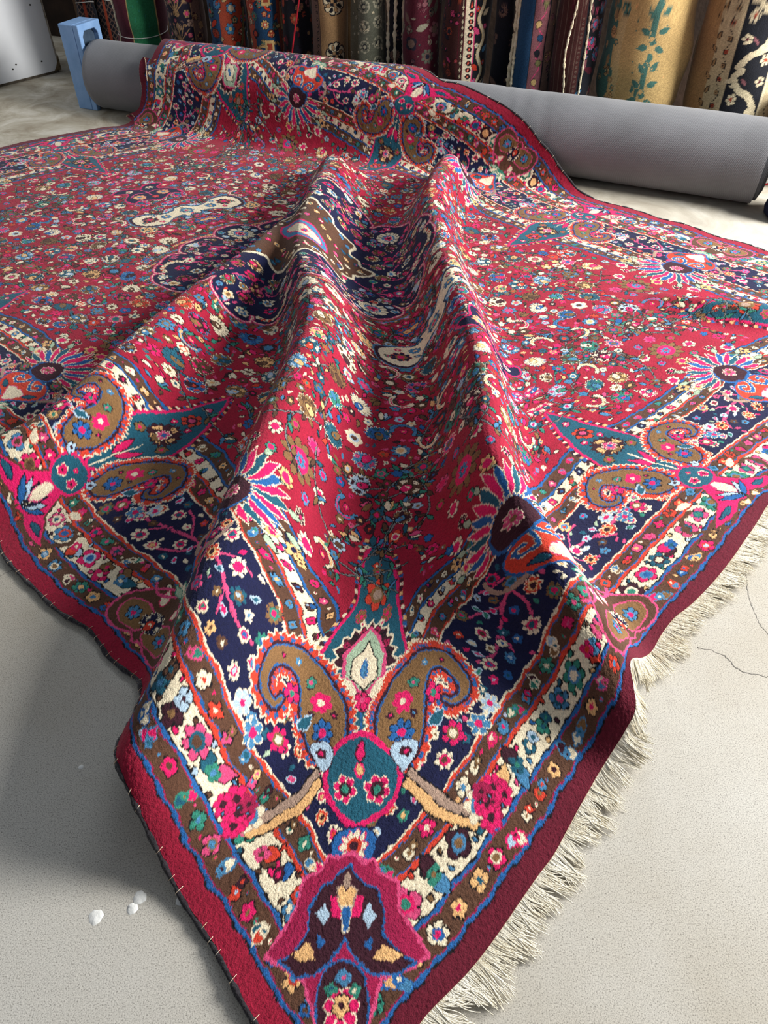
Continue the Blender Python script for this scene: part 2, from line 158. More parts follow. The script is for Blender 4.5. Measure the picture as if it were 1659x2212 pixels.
34,1,1,0,1,1,0,1,1,-1,-1,-1,-2,-1,-1,-2,0,-1,-1,-1,-1,0,-1,0,-1,0,0,-1,-1,0,0,-2,0,-2,-4,-7,-7,-2,0,4,9,2,-4,-7,-2,2,6,5,0,-1,0,-1,-4,-1,1,3,0,-5,1,1,3,2,1,1,1,0,0,0,-2,-1,-3,-2,-2,0,5,5,4,5,3,-2,-3,-1,-1,-1,0,0,1,-1,-1,0,
35,1,-1,1,1,0,1,-1,0,0,-1,0,-1,-1,-1,-1,-1,-1,0,-1,-1,-1,0,0,0,-1,-1,0,0,-1,-1,0,0,-1,-2,-5,-6,-7,-1,1,4,9,0,-6,-6,-1,4,5,4,0,0,-1,-3,-3,-1,1,2,1,0,0,0,1,1,2,0,0,1,-1,0,-3,-2,-4,-6,-2,5,8,6,5,2,0,-1,0,-2,-1,-2,-1,-2,-1,0,1,
36,-1,1,0,0,0,0,0,-1,-1,0,0,0,-1,-1,0,-2,-1,-1,0,0,0,0,-1,-1,0,0,0,-1,-1,0,0,-1,0,0,-2,-5,-6,-6,-2,2,6,7,-2,-8,-3,0,6,4,2,0,0,-2,-4,-3,-3,0,6,1,0,0,2,1,0,1,1,0,0,0,0,-1,-1,-1,-2,-1,1,1,-1,-1,2,5,2,0,-2,-1,-2,-2,-4,-6,-7,
35,0,1,-1,0,0,0,0,-1,0,0,-1,0,0,-1,-2,0,-1,0,0,0,0,-1,0,0,-1,0,-1,0,0,0,-1,-1,-1,0,1,-1,-5,-6,-5,-2,2,7,5,-5,-8,-1,3,6,1,1,0,0,-2,-6,-6,-1,7,3,-2,1,2,1,1,1,1,0,1,1,1,3,4,6,0,-7,-6,-3,-2,-1,-1,-2,0,2,1,-1,-1,-2,-3,-4,-7,
35,1,-1,0,0,0,0,-1,0,-1,-1,1,0,-1,-1,0,-1,1,0,-1,0,-1,0,-1,0,0,0,-1,0,0,0,0,-1,0,0,1,-1,-1,-6,-6,-4,-1,3,6,1,-8,-5,1,5,5,1,1,1,-2,-2,-2,1,3,-2,-2,0,0,0,0,1,1,1,1,1,3,2,3,4,2,-4,-5,-2,1,1,-3,-5,-2,0,1,0,-3,-3,0,-1,-2,
35,-1,0,0,0,0,-1,0,0,0,0,0,0,0,0,0,-1,0,-1,0,-1,0,0,-1,0,0,-1,1,-1,1,-1,1,1,1,0,-2,0,0,-2,-6,-6,-4,0,4,4,-4,-8,-2,4,6,2,1,2,1,2,4,3,-4,-7,-3,-2,-1,0,0,-1,0,0,1,1,1,1,1,1,3,3,-2,-2,0,0,-1,-1,-1,1,-1,-1,-2,-1,0,4,6,
34,0,0,0,0,-1,0,0,-1,1,1,0,-1,-1,1,-1,0,-1,0,0,0,-1,0,0,-1,-1,1,-1,0,0,1,0,1,1,0,0,-1,-1,0,-2,-6,-5,-1,-2,4,0,-7,-4,1,6,4,3,2,1,0,3,2,-6,-3,-3,-1,-2,-1,-1,-1,-1,1,-1,0,1,0,-2,6,4,2,-1,-2,-5,-1,4,5,3,-2,0,0,1,0,0,1,2,
33,0,0,0,0,0,0,0,0,0,1,-2,0,0,0,-1,1,0,-1,0,-1,0,0,-1,1,-1,0,0,0,0,0,0,1,1,0,0,0,-1,0,0,-2,-5,-6,-4,-1,3,-2,-6,1,4,5,4,1,0,0,1,-1,-3,-3,-1,-1,0,-1,-2,-3,-2,-1,-2,0,1,0,2,5,5,1,0,-2,-1,-2,5,6,3,1,-3,-1,0,0,-3,-6,-4,
33,0,-1,0,0,0,0,-1,1,1,-2,0,0,0,-2,1,0,0,0,0,0,0,0,0,-1,0,-1,1,0,0,0,0,0,-2,1,-1,0,1,-1,0,-1,-5,-8,-7,-1,7,5,0,-1,0,1,0,0,0,3,0,0,-1,-1,-1,-1,-1,0,-1,-1,-3,-6,-5,4,5,5,6,1,-2,-1,-1,-1,-2,0,2,2,4,1,2,-1,-1,-2,-5,-5,-5,
33,-1,0,0,-1,1,-1,1,-1,-1,0,0,-1,-1,1,0,0,0,1,-1,1,0,0,0,-1,0,0,0,0,0,0,0,-2,0,-1,0,1,-1,1,0,-1,-4,-8,-5,-4,5,11,5,-3,-3,-2,-1,-1,2,0,0,0,-1,0,-1,1,0,-1,0,-1,-4,-6,-3,4,8,5,4,-3,-4,-2,-2,-1,-2,-2,-2,-1,-2,-5,-2,1,1,2,5,5,3,
31,0,0,0,0,-1,1,-1,0,-2,-1,1,0,0,1,0,0,0,-1,0,0,0,-1,0,1,1,0,-1,1,-1,0,0,0,0,-1,0,0,0,0,0,0,0,-1,-2,0,1,2,0,-2,-5,-2,0,-1,1,0,-1,-2,1,-1,2,0,0,1,-1,1,1,3,2,1,-2,0,0,-4,-3,-3,-2,-3,-3,-3,-4,-1,-2,-2,-4,0,2,4,4,6,4,
30,0,0,-1,0,0,0,0,0,0,0,-2,1,0,0,1,-1,0,0,0,-1,0,0,1,0,0,0,1,0,0,0,-1,0,0,-1,1,-1,1,0,-1,1,2,2,3,0,-4,-3,0,-4,-3,0,-1,0,-2,-2,-2,-3,2,2,1,2,1,0,1,0,2,3,5,-3,-2,-1,-3,-4,-4,-3,-2,-2,-3,-5,-5,-7,-2,1,5,1,2,2,4,4,3,
30,0,-1,0,0,0,-1,0,0,0,-1,1,-1,1,0,-1,1,0,0,0,0,0,0,0,0,0,1,0,-1,1,-1,1,0,-2,1,0,0,0,0,1,1,1,4,2,1,-1,-3,-4,-3,-1,-1,-2,-1,-1,-4,-6,-4,5,5,3,0,0,0,1,0,2,1,1,1,-2,-1,-3,-3,-4,-2,-4,-2,-4,-3,-5,-4,-4,4,0,2,1,1,3,2,2,
29,-1,1,0,-1,0,0,0,-1,0,1,-1,0,1,-1,1,0,0,0,-1,0,0,1,0,0,1,0,0,1,-1,0,0,-1,1,0,-1,0,0,0,1,1,3,2,3,1,-2,-2,-2,-2,-1,-2,0,-1,-2,-3,-5,-1,3,4,0,0,0,-1,0,0,0,0,-1,1,2,-2,-3,-4,-2,-4,-2,-3,-2,-3,-3,-2,-2,-1,1,-1,0,0,-3,-2,-1,
29,0,-2,0,1,-1,0,-1,0,0,0,0,1,-1,1,0,0,0,0,0,1,0,0,1,0,1,0,0,-1,0,0,-1,1,0,-1,0,0,-1,1,1,1,2,3,2,0,-1,-2,0,-1,0,-1,-1,0,0,2,6,3,-4,-7,-3,-2,-1,-1,-2,1,-1,2,2,0,-3,-2,-3,-2,-4,-1,-3,-3,-3,-1,-2,-2,-2,-2,-1,-1,-1,-2,-1,-2,-2,
27,0,1,-1,-1,0,0,0,0,0,-1,1,-1,0,0,1,0,0,1,1,0,1,1,-1,2,-1,1,-1,0,0,0,0,0,-1,-1,-1,-1,1,0,1,2,3,4,0,-1,0,0,-1,1,0,0,-1,0,0,3,1,3,-7,-3,-3,-1,-2,-1,0,-1,0,1,3,-3,-3,-3,-1,-3,-2,-3,-2,-2,-2,-3,-1,-2,-2,-2,-2,-1,-1,-1,-2,-2,-1,
28,-1,0,0,0,0,-1,0,-1,0,0,-1,0,0,0,0,1,1,0,1,1,2,0,2,-1,1,-1,1,-1,-1,-1,0,-1,-1,0,-2,0,0,2,2,2,3,2,1,-1,0,1,1,1,1,-2,-1,-1,2,0,-1,-2,-1,-2,-2,-3,-1,-1,-1,-1,1,1,0,-2,-2,-1,-3,-1,-2,-3,-2,-2,-3,-1,-3,-2,-2,-2,-2,-1,-2,-1,-1,-1,0,
27,0,0,0,-1,-1,0,0,0,-1,-1,0,0,-1,0,0,1,1,2,3,1,1,1,2,1,-1,-1,-1,0,0,-2,-2,-1,-1,-2,0,-3,1,4,2,2,2,0,-1,4,3,2,1,1,0,-2,-3,0,1,-1,-4,-1,0,-1,-2,-2,-2,-1,-1,1,0,0,0,-1,-1,-2,-1,-2,-3,-1,-4,-2,-2,-3,-3,-2,-2,-2,-1,-2,-1,-1,-1,0,-1,
27,0,-1,0,0,0,0,-2,0,-1,0,-1,-1,0,-1,-1,0,3,4,5,1,0,1,4,2,-4,-2,-2,2,0,-2,-4,-2,-1,0,-2,-1,2,4,2,1,3,-4,-1,6,6,3,-1,-3,-2,-1,-1,-1,-3,-3,1,3,0,-2,-2,-2,-2,-1,-1,0,0,1,0,1,-1,-1,-1,-3,-1,-4,-2,-3,-3,-3,-2,-3,-3,-1,-3,-1,-1,-1,-1,0,-1,
-4723,29,27,24,22,24,27,29,25,23,27,27,23,24,30,39,55,57,54,54,44,18,17,29,25,10,10,19,23,22,25,30,42,40,35,28,27,28,28,18,14,17,20,18,18,17,16,16,16,16,15,15,14,14,14,13,14,14,14,15,15,16,16,17,17,19,18,19,20,21,20,22,21,22,23,22,23,24,23,24,23,24,24,23,24,23,24,23,23,23,
59,-2,1,2,1,1,1,-1,1,0,-2,-2,0,-1,-6,-7,-2,2,2,-2,0,7,4,-2,0,3,0,-2,0,1,3,2,-4,-3,-1,0,0,2,0,-2,2,3,1,1,-1,1,0,0,0,0,0,0,1,0,-1,1,-1,0,0,0,-1,0,0,0,0,-1,1,0,-1,0,0,-1,1,0,-1,1,0,-1,1,-1,1,-1,0,1,0,0,0,0,0,0,
60,-1,-3,0,2,2,3,0,1,2,-2,-2,-2,1,-3,-4,-6,-1,0,0,0,9,5,0,-3,1,0,-1,-1,1,1,1,-2,-2,-2,-1,2,1,-2,0,2,2,0,1,1,-1,1,0,0,0,1,0,-1,0,1,-1,0,0,0,-1,1,-1,0,0,0,0,-1,0,1,-1,0,1,-1,0,0,0,0,0,-1,1,0,0,0,0,-1,1,-1,1,0,0,
63,-4,-2,-2,1,3,4,1,0,1,-1,-3,-2,1,2,1,-3,-6,-5,-3,1,4,6,1,1,2,3,-1,-2,0,-2,1,-1,-2,-2,1,1,0,-2,1,2,0,1,-1,1,0,0,1,1,0,0,0,0,0,-1,0,0,-1,0,0,0,0,0,0,0,0,0,0,-1,0,1,-1,0,0,0,0,0,0,0,0,-1,1,0,0,1,-1,1,-1,0,0,
61,-3,-2,-1,0,0,2,4,2,1,1,1,-1,-1,2,2,-3,-8,-7,-2,-1,4,3,3,1,3,1,-1,0,0,-3,3,-1,-5,2,2,-1,0,-1,1,1,0,-1,1,0,0,1,0,0,1,0,0,0,-1,0,0,0,0,-1,0,0,0,0,-1,1,-1,0,0,1,0,-1,0,0,0,0,0,0,0,0,0,0,0,0,0,0,0,0,0,0,0,
52,0,2,1,-1,-3,0,3,4,3,3,4,1,1,4,2,-5,-7,-7,-6,-1,1,3,2,2,2,3,1,2,0,0,-2,-3,-3,0,2,1,-2,0,1,-1,0,0,0,0,1,-1,1,0,1,0,0,0,0,0,-1,-1,0,0,0,0,0,0,0,-1,1,0,0,-1,0,0,0,0,0,0,0,0,0,0,0,1,-1,0,0,0,1,-1,1,0,0,
52,0,1,3,2,0,-3,0,-1,2,1,3,4,4,3,3,-1,-5,-8,-6,-2,-1,2,1,3,2,4,5,2,3,0,-3,-2,-1,-1,-2,-2,-3,0,0,0,-1,0,1,1,-1,1,0,2,0,0,1,-1,0,-2,0,0,-1,0,0,-1,1,-1,1,0,-1,0,0,0,0,0,0,1,-1,0,0,0,0,0,0,0,1,-1,0,0,0,1,-1,0,0,
58,2,1,1,2,2,-4,-6,-6,2,3,1,5,3,5,4,3,-3,-8,-7,-3,-2,-1,1,1,5,4,5,3,1,4,-4,-2,2,-3,-2,-3,-2,-3,0,-1,0,1,1,0,1,-1,1,1,0,2,-1,0,-1,-1,-1,-1,0,0,-1,1,-1,1,-1,0,0,0,0,0,0,1,-1,0,0,0,0,0,0,0,0,0,0,1,0,0,0,-1,1,0,0,
62,3,1,1,1,0,-4,-8,-4,-1,3,1,2,2,4,5,4,-2,-5,-5,-3,-3,-4,-2,3,3,6,5,3,3,1,-1,-1,-1,-1,-2,-1,-3,-2,-3,-1,0,0,2,3,2,-1,0,1,1,-1,0,1,-2,-1,-2,0,-1,0,1,-1,0,0,0,0,1,0,-1,1,-1,0,0,0,0,0,0,0,0,1,-1,0,0,0,0,0,0,1,0,0,0,
60,4,3,2,1,-2,-3,-1,-2,-4,-3,-1,1,1,1,1,0,-1,3,2,-2,-4,-3,-3,-1,4,4,5,6,5,2,-2,-2,-1,-3,0,-1,-2,-4,-2,-2,-1,-1,1,3,3,1,0,1,2,-1,1,0,-3,-2,-1,-1,0,0,0,0,0,0,0,0,0,0,0,0,0,0,0,0,0,0,0,0,0,0,0,0,0,1,0,0,0,0,0,0,0,
59,3,3,3,0,-1,-3,-1,2,-5,-4,-1,-2,0,0,1,1,-6,5,3,-2,0,-2,-2,-1,1,3,5,5,8,5,-6,0,-4,-2,-1,2,-2,-3,-3,-2,-2,-2,-3,-1,1,5,4,2,5,-2,0,4,-4,-4,-1,0,0,0,0,0,0,0,0,0,0,0,0,-1,1,-1,1,-1,1,0,0,0,0,0,0,0,1,-1,0,1,0,0,0,0,0,
56,3,5,3,1,-1,-1,0,-2,-2,-3,-3,0,-2,0,3,0,-1,-1,1,-2,-1,0,0,0,-1,0,3,5,8,2,1,-3,-1,-3,-2,-2,0,-1,-2,-1,-2,-1,-2,-3,0,2,2,5,2,1,1,1,-1,-3,0,0,0,0,-1,1,0,-1,1,0,-1,0,1,0,0,0,0,0,0,0,0,-1,1,-1,1,0,0,0,1,-1,1,0,0,0,1,
62,0,0,2,2,1,0,-1,-1,-1,-1,-2,-2,-1,-3,-6,-3,2,3,-1,1,0,2,2,-1,-1,-1,-1,-1,-4,2,5,5,1,-1,-5,-6,-2,2,3,2,1,-1,0,-1,-1,0,0,-2,-1,2,0,0,2,5,1,0,0,0,1,-1,0,1,-1,0,1,0,0,0,-1,1,-1,1,-1,1,-1,1,0,0,0,0,0,0,0,1,-1,1,0,1,-1,
60,0,1,3,4,0,-1,-2,2,-1,-1,0,0,-2,-6,-10,-7,5,3,2,2,1,1,2,0,-1,-1,-1,-2,-4,-2,7,3,7,-3,-6,-5,-2,2,2,0,0,2,-1,0,-1,0,0,-3,-3,3,1,-4,7,3,2,0,1,0,0,0,1,-1,1,0,-1,0,0,0,1,-1,1,-1,1,-1,1,0,-1,1,0,0,0,1,-1,0,1,0,0,0,1,
56,0,2,2,1,1,0,2,1,1,1,2,-1,-2,-6,-9,-8,3,3,3,1,0,1,1,2,-1,-2,-2,-2,-2,1,3,5,5,-2,-5,-3,-1,0,1,0,-1,0,1,0,0,-1,-1,-1,-1,0,0,1,1,4,1,1,1,0,0,1,-1,1,-1,0,0,0,0,0,0,0,0,0,0,0,0,0,0,0,1,0,0,0,1,0,0,-1,1,0,1,
51,1,2,-1,-1,1,4,1,1,3,6,3,1,-4,-7,-10,-11,-1,6,4,2,1,1,1,2,0,-1,-2,-2,-2,-1,2,1,0,1,0,0,0,-1,0,1,0,-1,0,0,0,0,-1,-1,-1,0,0,0,3,1,1,2,0,1,0,0,1,-1,1,0,0,0,0,0,0,0,0,0,0,0,0,0,1,0,-1,0,0,0,1,0,0,1,0,1,-1,
55,-2,-2,0,-1,2,1,2,0,3,5,7,0,-1,-5,-10,-13,-4,7,5,1,1,0,1,1,2,0,-2,-2,-1,-1,0,-2,-2,3,4,1,0,0,0,-1,0,0,0,0,0,-1,0,-1,-1,0,0,1,1,1,2,1,1,0,1,0,-1,1,0,0,0,0,0,0,0,0,0,0,0,0,0,0,0,0,0,1,0,0,-1,1,1,0,0,0,1,
49,-3,-2,-1,1,1,2,-1,-1,5,8,5,4,-1,0,-2,-2,-5,-4,-1,0,-1,0,1,0,2,1,-2,-2,-2,0,-1,0,-3,3,3,2,0,0,-1,0,1,-1,0,0,0,0,-2,0,-1,0,0,1,0,2,1,1,1,1,0,0,0,0,0,0,0,0,0,0,0,0,0,0,0,1,-1,1,-1,0,1,0,0,0,1,0,0,1,0,1,0,
49,-1,-2,-3,-4,-1,2,2,0,4,5,3,4,3,2,5,6,-1,-9,-7,-3,-1,-1,-1,0,0,1,1,-1,-2,-1,0,0,1,1,2,2,-1,-1,-1,0,0,2,0,0,-1,0,0,-1,-1,-1,0,1,1,1,1,1,0,0,1,0,1,0,-1,0,1,0,0,0,-1,1,0,0,0,-1,1,-1,1,0,0,0,0,1,-1,1,0,0,1,0,1,
60,4,-3,-7,-9,-7,-2,-1,0,5,3,0,3,6,5,7,7,-1,-6,-4,-3,-2,-2,-2,0,0,0,1,-1,-2,-1,0,1,1,2,2,0,1,-2,-1,-1,2,1,0,-1,1,-1,-1,-1,-1,-1,1,0,2,1,1,0,1,0,0,0,0,0,1,0,0,0,-1,1,0,0,0,0,0,0,0,0,0,0,0,0,1,-1,2,-1,1,0,1,0,1,
65,4,0,-7,-8,-9,-9,-6,-3,2,-1,0,3,6,8,9,8,3,-2,-3,-2,-2,-2,-2,-1,-2,1,0,0,0,-3,-1,1,3,3,1,1,0,0,-3,0,1,2,1,0,-2,0,-1,-1,-1,-1,1,1,1,0,1,1,0,1,0,0,0,0,0,0,0,0,1,-1,0,0,0,0,0,0,0,0,0,0,0,0,0,1,-1,1,0,1,0,1,0,
65,-3,-3,-3,-1,-2,-8,-9,-7,1,-5,1,2,3,6,8,9,5,2,-2,-1,-1,-2,-2,-3,-1,-1,0,1,0,-1,-2,-1,2,4,4,1,-1,-3,-4,3,3,1,1,0,-1,-2,0,-1,-1,-2,2,1,0,1,1,0,1,0,0,1,-1,1,-1,1,-1,0,0,0,1,-1,0,0,0,1,-1,1,0,0,0,0,0,0,1,0,0,1,0,1,1,
71,-9,-6,-4,-2,1,1,-6,-8,-5,1,-2,0,1,3,4,5,7,3,3,-1,-1,-2,-1,-2,-2,-2,-1,1,1,-1,-2,-1,1,3,5,3,-2,-3,-1,4,3,0,-1,0,-1,-1,0,-1,-3,-1,2,2,1,1,0,0,0,1,-1,0,1,-1,1,-1,1,0,0,0,0,0,0,0,0,-1,1,-1,0,0,0,0,0,1,0,0,1,0,1,0,1,
80,-10,-8,-7,-4,-1,2,3,-1,-3,0,0,-5,-4,-3,1,2,4,5,3,2,-1,0,-2,-2,-3,-2,-1,-1,0,2,-1,-2,-1,3,5,6,0,-2,1,2,-2,-1,0,0,-1,0,-1,1,1,0,0,-1,-1,1,1,2,0,-1,1,-1,0,0,0,1,0,0,-1,1,-1,0,0,0,0,0,0,0,0,0,0,0,0,0,0,1,0,0,1,2,0,
72,-3,-4,-2,-4,-5,-2,5,9,-6,-6,-2,0,-2,-2,-4,-1,1,2,3,4,2,-1,-1,-2,-2,-3,-2,-2,0,1,1,-1,-3,-1,7,11,2,-1,0,-3,-2,-1,0,0,0,0,0,1,2,3,-3,-1,-1,2,1,-1,1,0,0,0,0,0,0,0,-1,1,0,-1,1,0,-1,0,0,0,0,0,0,0,0,0,0,0,0,0,1,1,0,0,1,
63,3,1,0,1,-2,-3,0,2,-6,-6,-4,0,2,0,0,-3,-3,0,1,2,3,2,0,-2,-2,-2,-4,-2,-2,0,1,0,-2,-3,-1,5,7,5,5,-4,-2,-1,-1,0,2,0,1,1,2,2,-1,-1,1,0,0,1,-1,1,-1,0,0,0,1,-1,1,0,0,0,-1,0,0,0,0,0,0,0,-1,0,0,0,0,0,1,0,0,0,1,1,0,
64,1,1,1,1,2,1,-2,-2,-6,-6,-4,-3,0,3,1,0,-3,-3,-1,0,1,3,1,1,-2,-2,-2,-3,-2,-3,-1,1,0,-3,-9,-7,5,13,9,4,-1,-1,0,0,2,1,0,1,2,1,1,1,1,-1,-1,0,1,0,1,0,-1,1,-1,1,0,-1,0,-1,0,0,0,0,0,0,-1,0,0,0,-1,1,0,0,0,0,0,1,0,0,1,
67,0,-1,1,2,1,2,2,0,-3,-7,-6,-5,-3,-1,2,3,1,-3,-4,-3,-1,0,1,1,2,-2,-2,-1,-3,-4,-2,-1,1,-1,-3,-8,1,4,5,6,5,2,-1,1,1,1,2,1,1,2,1,1,2,0,-1,-1,0,0,1,0,1,0,0,0,0,-1,0,0,-1,-1,1,0,-1,0,1,-1,0,-1,0,0,0,0,0,1,1,0,1,0,-1,
68,-1,0,1,0,2,1,1,0,0,-3,-6,-5,-4,-3,-1,1,3,2,-1,-5,-6,-3,-1,2,1,1,0,-1,-1,-4,-4,-2,1,1,1,-2,-1,-2,-1,1,4,5,4,0,1,3,1,1,2,0,2,1,1,2,0,-1,-2,1,0,2,1,0,0,0,-1,0,-1,-1,0,0,-1,0,1,0,-1,0,-1,0,0,-1,0,0,1,1,0,2,0,0,1,
68,1,0,-1,2,0,1,1,0,0,-1,-2,-5,-6,-4,-3,-2,1,4,4,0,-5,-9,-5,-2,1,2,1,-1,-2,-1,-2,-1,-2,0,0,2,2,0,-1,-4,-1,3,4,3,2,1,2,2,1,2,0,1,2,2,0,-1,-1,-1,0,1,1,2,1,-1,0,0,0,-1,-1,0,0,0,0,0,0,-1,0,0,-1,0,-1,1,0,0,2,1,2,1,0,
69,-1,0,1,-1,2,-1,0,0,0,1,-1,-3,-3,-5,-5,-4,-2,1,3,5,-1,-4,-6,-8,-2,0,2,0,0,1,0,-2,-2,-1,-1,0,1,4,1,0,-4,-4,2,4,3,2,3,1,2,1,1,1,-1,-1,1,2,2,-1,0,0,1,1,1,1,1,0,-1,0,-1,-1,0,0,0,1,-1,0,-1,-1,0,-1,0,-1,1,1,1,1,1,2,2,
70,2,-1,-2,1,1,0,-3,-1,-1,2,3,-1,-2,-4,-6,-6,-4,-1,0,1,1,1,-3,-3,-8,-3,-1,0,1,3,2,1,0,-2,-3,-2,-1,1,4,1,0,-3,-4,-1,3,5,2,3,2,1,2,1,1,-1,2,0,1,1,0,0,0,0,1,2,1,1,0,-2,0,-1,-1,0,1,0,0,-2,-1,0,-1,0,0,0,-1,0,2,2,2,1,2,
69,4,-2,-4,1,5,-4,-3,-2,-1,1,2,1,0,2,-3,-7,-7,-5,-1,5,-7,-2,4,0,-2,-6,-5,-3,-5,8,5,2,1,3,-4,-4,-2,-1,0,3,2,1,-6,-8,0,8,5,3,2,2,1,2,1,3,2,-1,-1,1,1,0,-1,0,0,0,3,3,0,-2,-2,0,-1,0,-1,1,0,-1,-1,-1,0,0,-1,-1,-2,0,3,1,2,2,2,
65,6,0,-5,2,3,-1,-6,-3,0,0,-1,2,3,4,1,-4,-6,-2,1,0,-8,-9,0,4,2,-3,-7,-9,-3,2,6,3,5,2,0,-4,-2,-1,-1,0,2,1,-3,-7,-4,5,7,3,1,2,2,0,2,4,2,1,-2,-1,1,1,-1,-1,-1,1,2,4,2,-2,-2,-2,0,-1,1,1,-1,-2,-1,0,0,0,1,-1,-3,-1,1,3,2,2,3,
40,3,6,7,-1,-2,1,5,1,0,-3,-2,0,-1,-1,2,4,4,0,-5,-9,-5,1,-2,2,5,2,-2,-1,-4,-5,-5,-1,-1,1,3,4,1,-1,0,0,1,3,7,6,-1,-8,-5,0,0,0,0,0,-1,-3,2,2,4,2,-1,0,1,-1,0,-1,-2,-2,2,4,3,1,-1,0,-2,-1,-1,1,1,0,0,0,0,1,2,0,-2,-1,0,3,2,
36,0,7,8,2,-4,4,5,2,-1,-1,-2,0,-1,-3,1,5,3,-1,-5,-9,3,-1,-1,-1,0,6,5,0,-1,-13,-8,-3,-3,-2,4,7,3,3,0,0,0,2,4,8,1,-7,-4,-2,0,-1,0,-1,-1,-2,-2,4,3,1,1,0,0,0,0,-1,-1,-2,0,4,2,1,0,0,0,-3,1,1,0,0,1,-1,0,0,2,1,-2,0,0,1,2,
42,0,2,5,2,1,3,2,2,1,-1,-1,-1,0,-1,0,1,1,-2,-3,-4,3,0,-3,-2,-1,2,5,7,1,-9,-10,-8,-7,-5,2,9,8,3,3,0,0,0,1,3,2,0,-2,-2,-1,0,-2,0,0,-1,-1,1,1,2,1,1,0,-1,-1,0,-1,0,0,1,1,1,1,0,-1,-1,0,1,1,0,-1,1,-1,0,0,0,0,-1,2,0,0,
44,-1,2,2,3,2,2,3,2,0,1,-1,0,-2,0,0,0,-1,-2,-3,0,2,2,-2,-5,-2,-1,3,7,9,-3,-10,-10,-10,-11,0,8,9,5,3,2,1,-1,1,0,2,1,0,-1,-1,-1,0,0,-2,0,0,-1,0,1,4,2,-2,-1,0,0,-1,-1,0,1,1,0,1,-1,0,-1,0,0,1,0,1,-1,0,0,-1,0,-1,1,1,1,0,
46,0,1,2,2,2,3,1,2,1,0,0,-1,0,-1,-1,0,-2,-2,-1,0,2,2,0,-3,-4,-3,-1,4,5,4,0,-5,-7,-4,-4,-2,1,5,3,2,1,0,0,0,-1,2,1,1,-1,0,-1,0,0,-1,-1,-1,0,0,2,2,1,-1,0,-1,0,0,0,0,0,1,0,0,-1,0,-1,1,0,1,0,0,-1,-1,-1,-1,0,-1,1,2,2,
45,1,1,2,1,2,3,3,2,1,-1,0,-1,0,-1,0,-2,-1,-1,-2,0,2,2,1,0,-3,-4,-3,-4,-1,5,9,2,-3,-5,-8,-8,0,3,4,4,2,2,0,-1,0,-1,2,1,1,-1,0,-1,0,0,-2,-1,-1,-1,-2,0,2,4,0,1,0,0,0,0,0,0,0,0,-1,0,0,0,1,0,0,0,0,-2,-1,-3,-2,0,1,3,3,
47,1,0,1,2,3,2,2,2,1,0,-1,0,-1,0,-2,0,-1,-2,0,0,1,1,1,2,-1,-2,-4,-5,-4,4,3,6,4,-4,-13,-18,2,6,6,5,4,2,0,1,-1,-2,-1,2,2,2,-3,-2,-2,1,1,0,-1,-1,-1,-2,2,2,1,1,1,0,0,0,1,0,-1,0,0,-1,0,0,-1,2,1,0,-1,-2,-2,-3,-3,-2,0,2,4,
46,1,1,1,2,2,3,3,2,1,0,-1,-2,0,-1,0,-2,-1,-1,-1,1,0,1,2,1,1,-1,-2,-5,-4,0,2,3,6,2,-12,-20,-3,8,5,5,4,3,2,0,-1,-1,-2,-1,3,2,1,-4,-2,-1,1,1,0,-1,-1,-1,1,0,2,0,1,1,0,1,0,0,0,-1,-1,-1,-1,0,1,1,1,1,-1,-1,-4,-2,-4,-4,-2,3,7,
46,1,1,1,2,2,2,5,3,2,-2,-2,-1,-1,-1,-1,-1,-1,0,0,-1,1,1,1,0,1,1,-1,-2,-4,-2,0,2,3,7,5,-4,-9,-8,-2,0,3,3,3,1,-1,-1,-2,-1,-1,2,1,1,-2,-3,0,1,1,0,-1,0,0,0,1,1,0,1,1,0,0,1,0,-1,-1,-1,-1,0,0,0,2,2,-1,-2,-1,-3,-4,-5,-5,4,5,
46,0,1,1,1,2,3,3,7,6,-5,-4,-1,-1,-1,-1,-1,-1,-1,0,0,0,1,0,2,1,0,0,0,-1,-3,-2,1,2,4,12,13,-10,-14,-8,-3,0,2,3,2,1,-2,-2,-2,0,0,-2,1,1,-2,-2,1,1,1,-1,0,-1,1,0,1,0,0,1,1,1,0,1,0,-1,-2,-2,-2,0,1,3,4,-2,-3,-1,-1,-1,-6,-10,-14,-7,
45,1,1,1,0,1,1,4,8,7,-2,-5,-2,-1,-1,-1,-1,0,-1,-1,1,0,0,1,0,1,1,0,1,0,-1,-2,-2,0,4,6,11,-2,-7,-8,-5,-3,0,3,4,1,0,-2,-1,-2,-1,-2,-1,3,1,-2,-2,1,1,0,-1,0,0,0,0,2,0,1,1,1,1,0,0,-1,-2,-2,-2,-1,1,3,3,-1,-2,-2,0,-2,-4,-14,-23,-20,
45,0,0,0,1,-1,0,-1,-2,3,6,6,1,-1,-1,0,-1,-1,0,0,-1,1,1,0,0,1,0,1,0,1,1,-1,-2,-1,1,4,5,4,-1,-4,-6,-4,-1,0,3,2,0,1,-1,-3,-4,-1,1,1,2,0,-2,-2,0,1,0,0,0,0,0,0,1,1,1,1,2,2,0,-1,-3,-3,-2,-2,0,-1,1,0,1,1,-1,-2,-4,-4,-9,-13,
45,0,1,0,-1,0,-1,-2,-4,-4,9,8,3,1,0,-1,1,-1,-1,1,0,0,0,1,1,-1,1,1,0,0,1,1,-1,-1,-2,2,2,2,3,1,-3,-4,-3,-2,-1,2,3,1,-1,-2,-3,0,1,0,2,1,-2,-1,-1,-1,1,0,0,0,0,0,1,0,1,3,2,2,2,-1,-3,-5,-3,-2,-1,-1,-3,4,3,1,-1,-2,-3,-3,-7,-18,
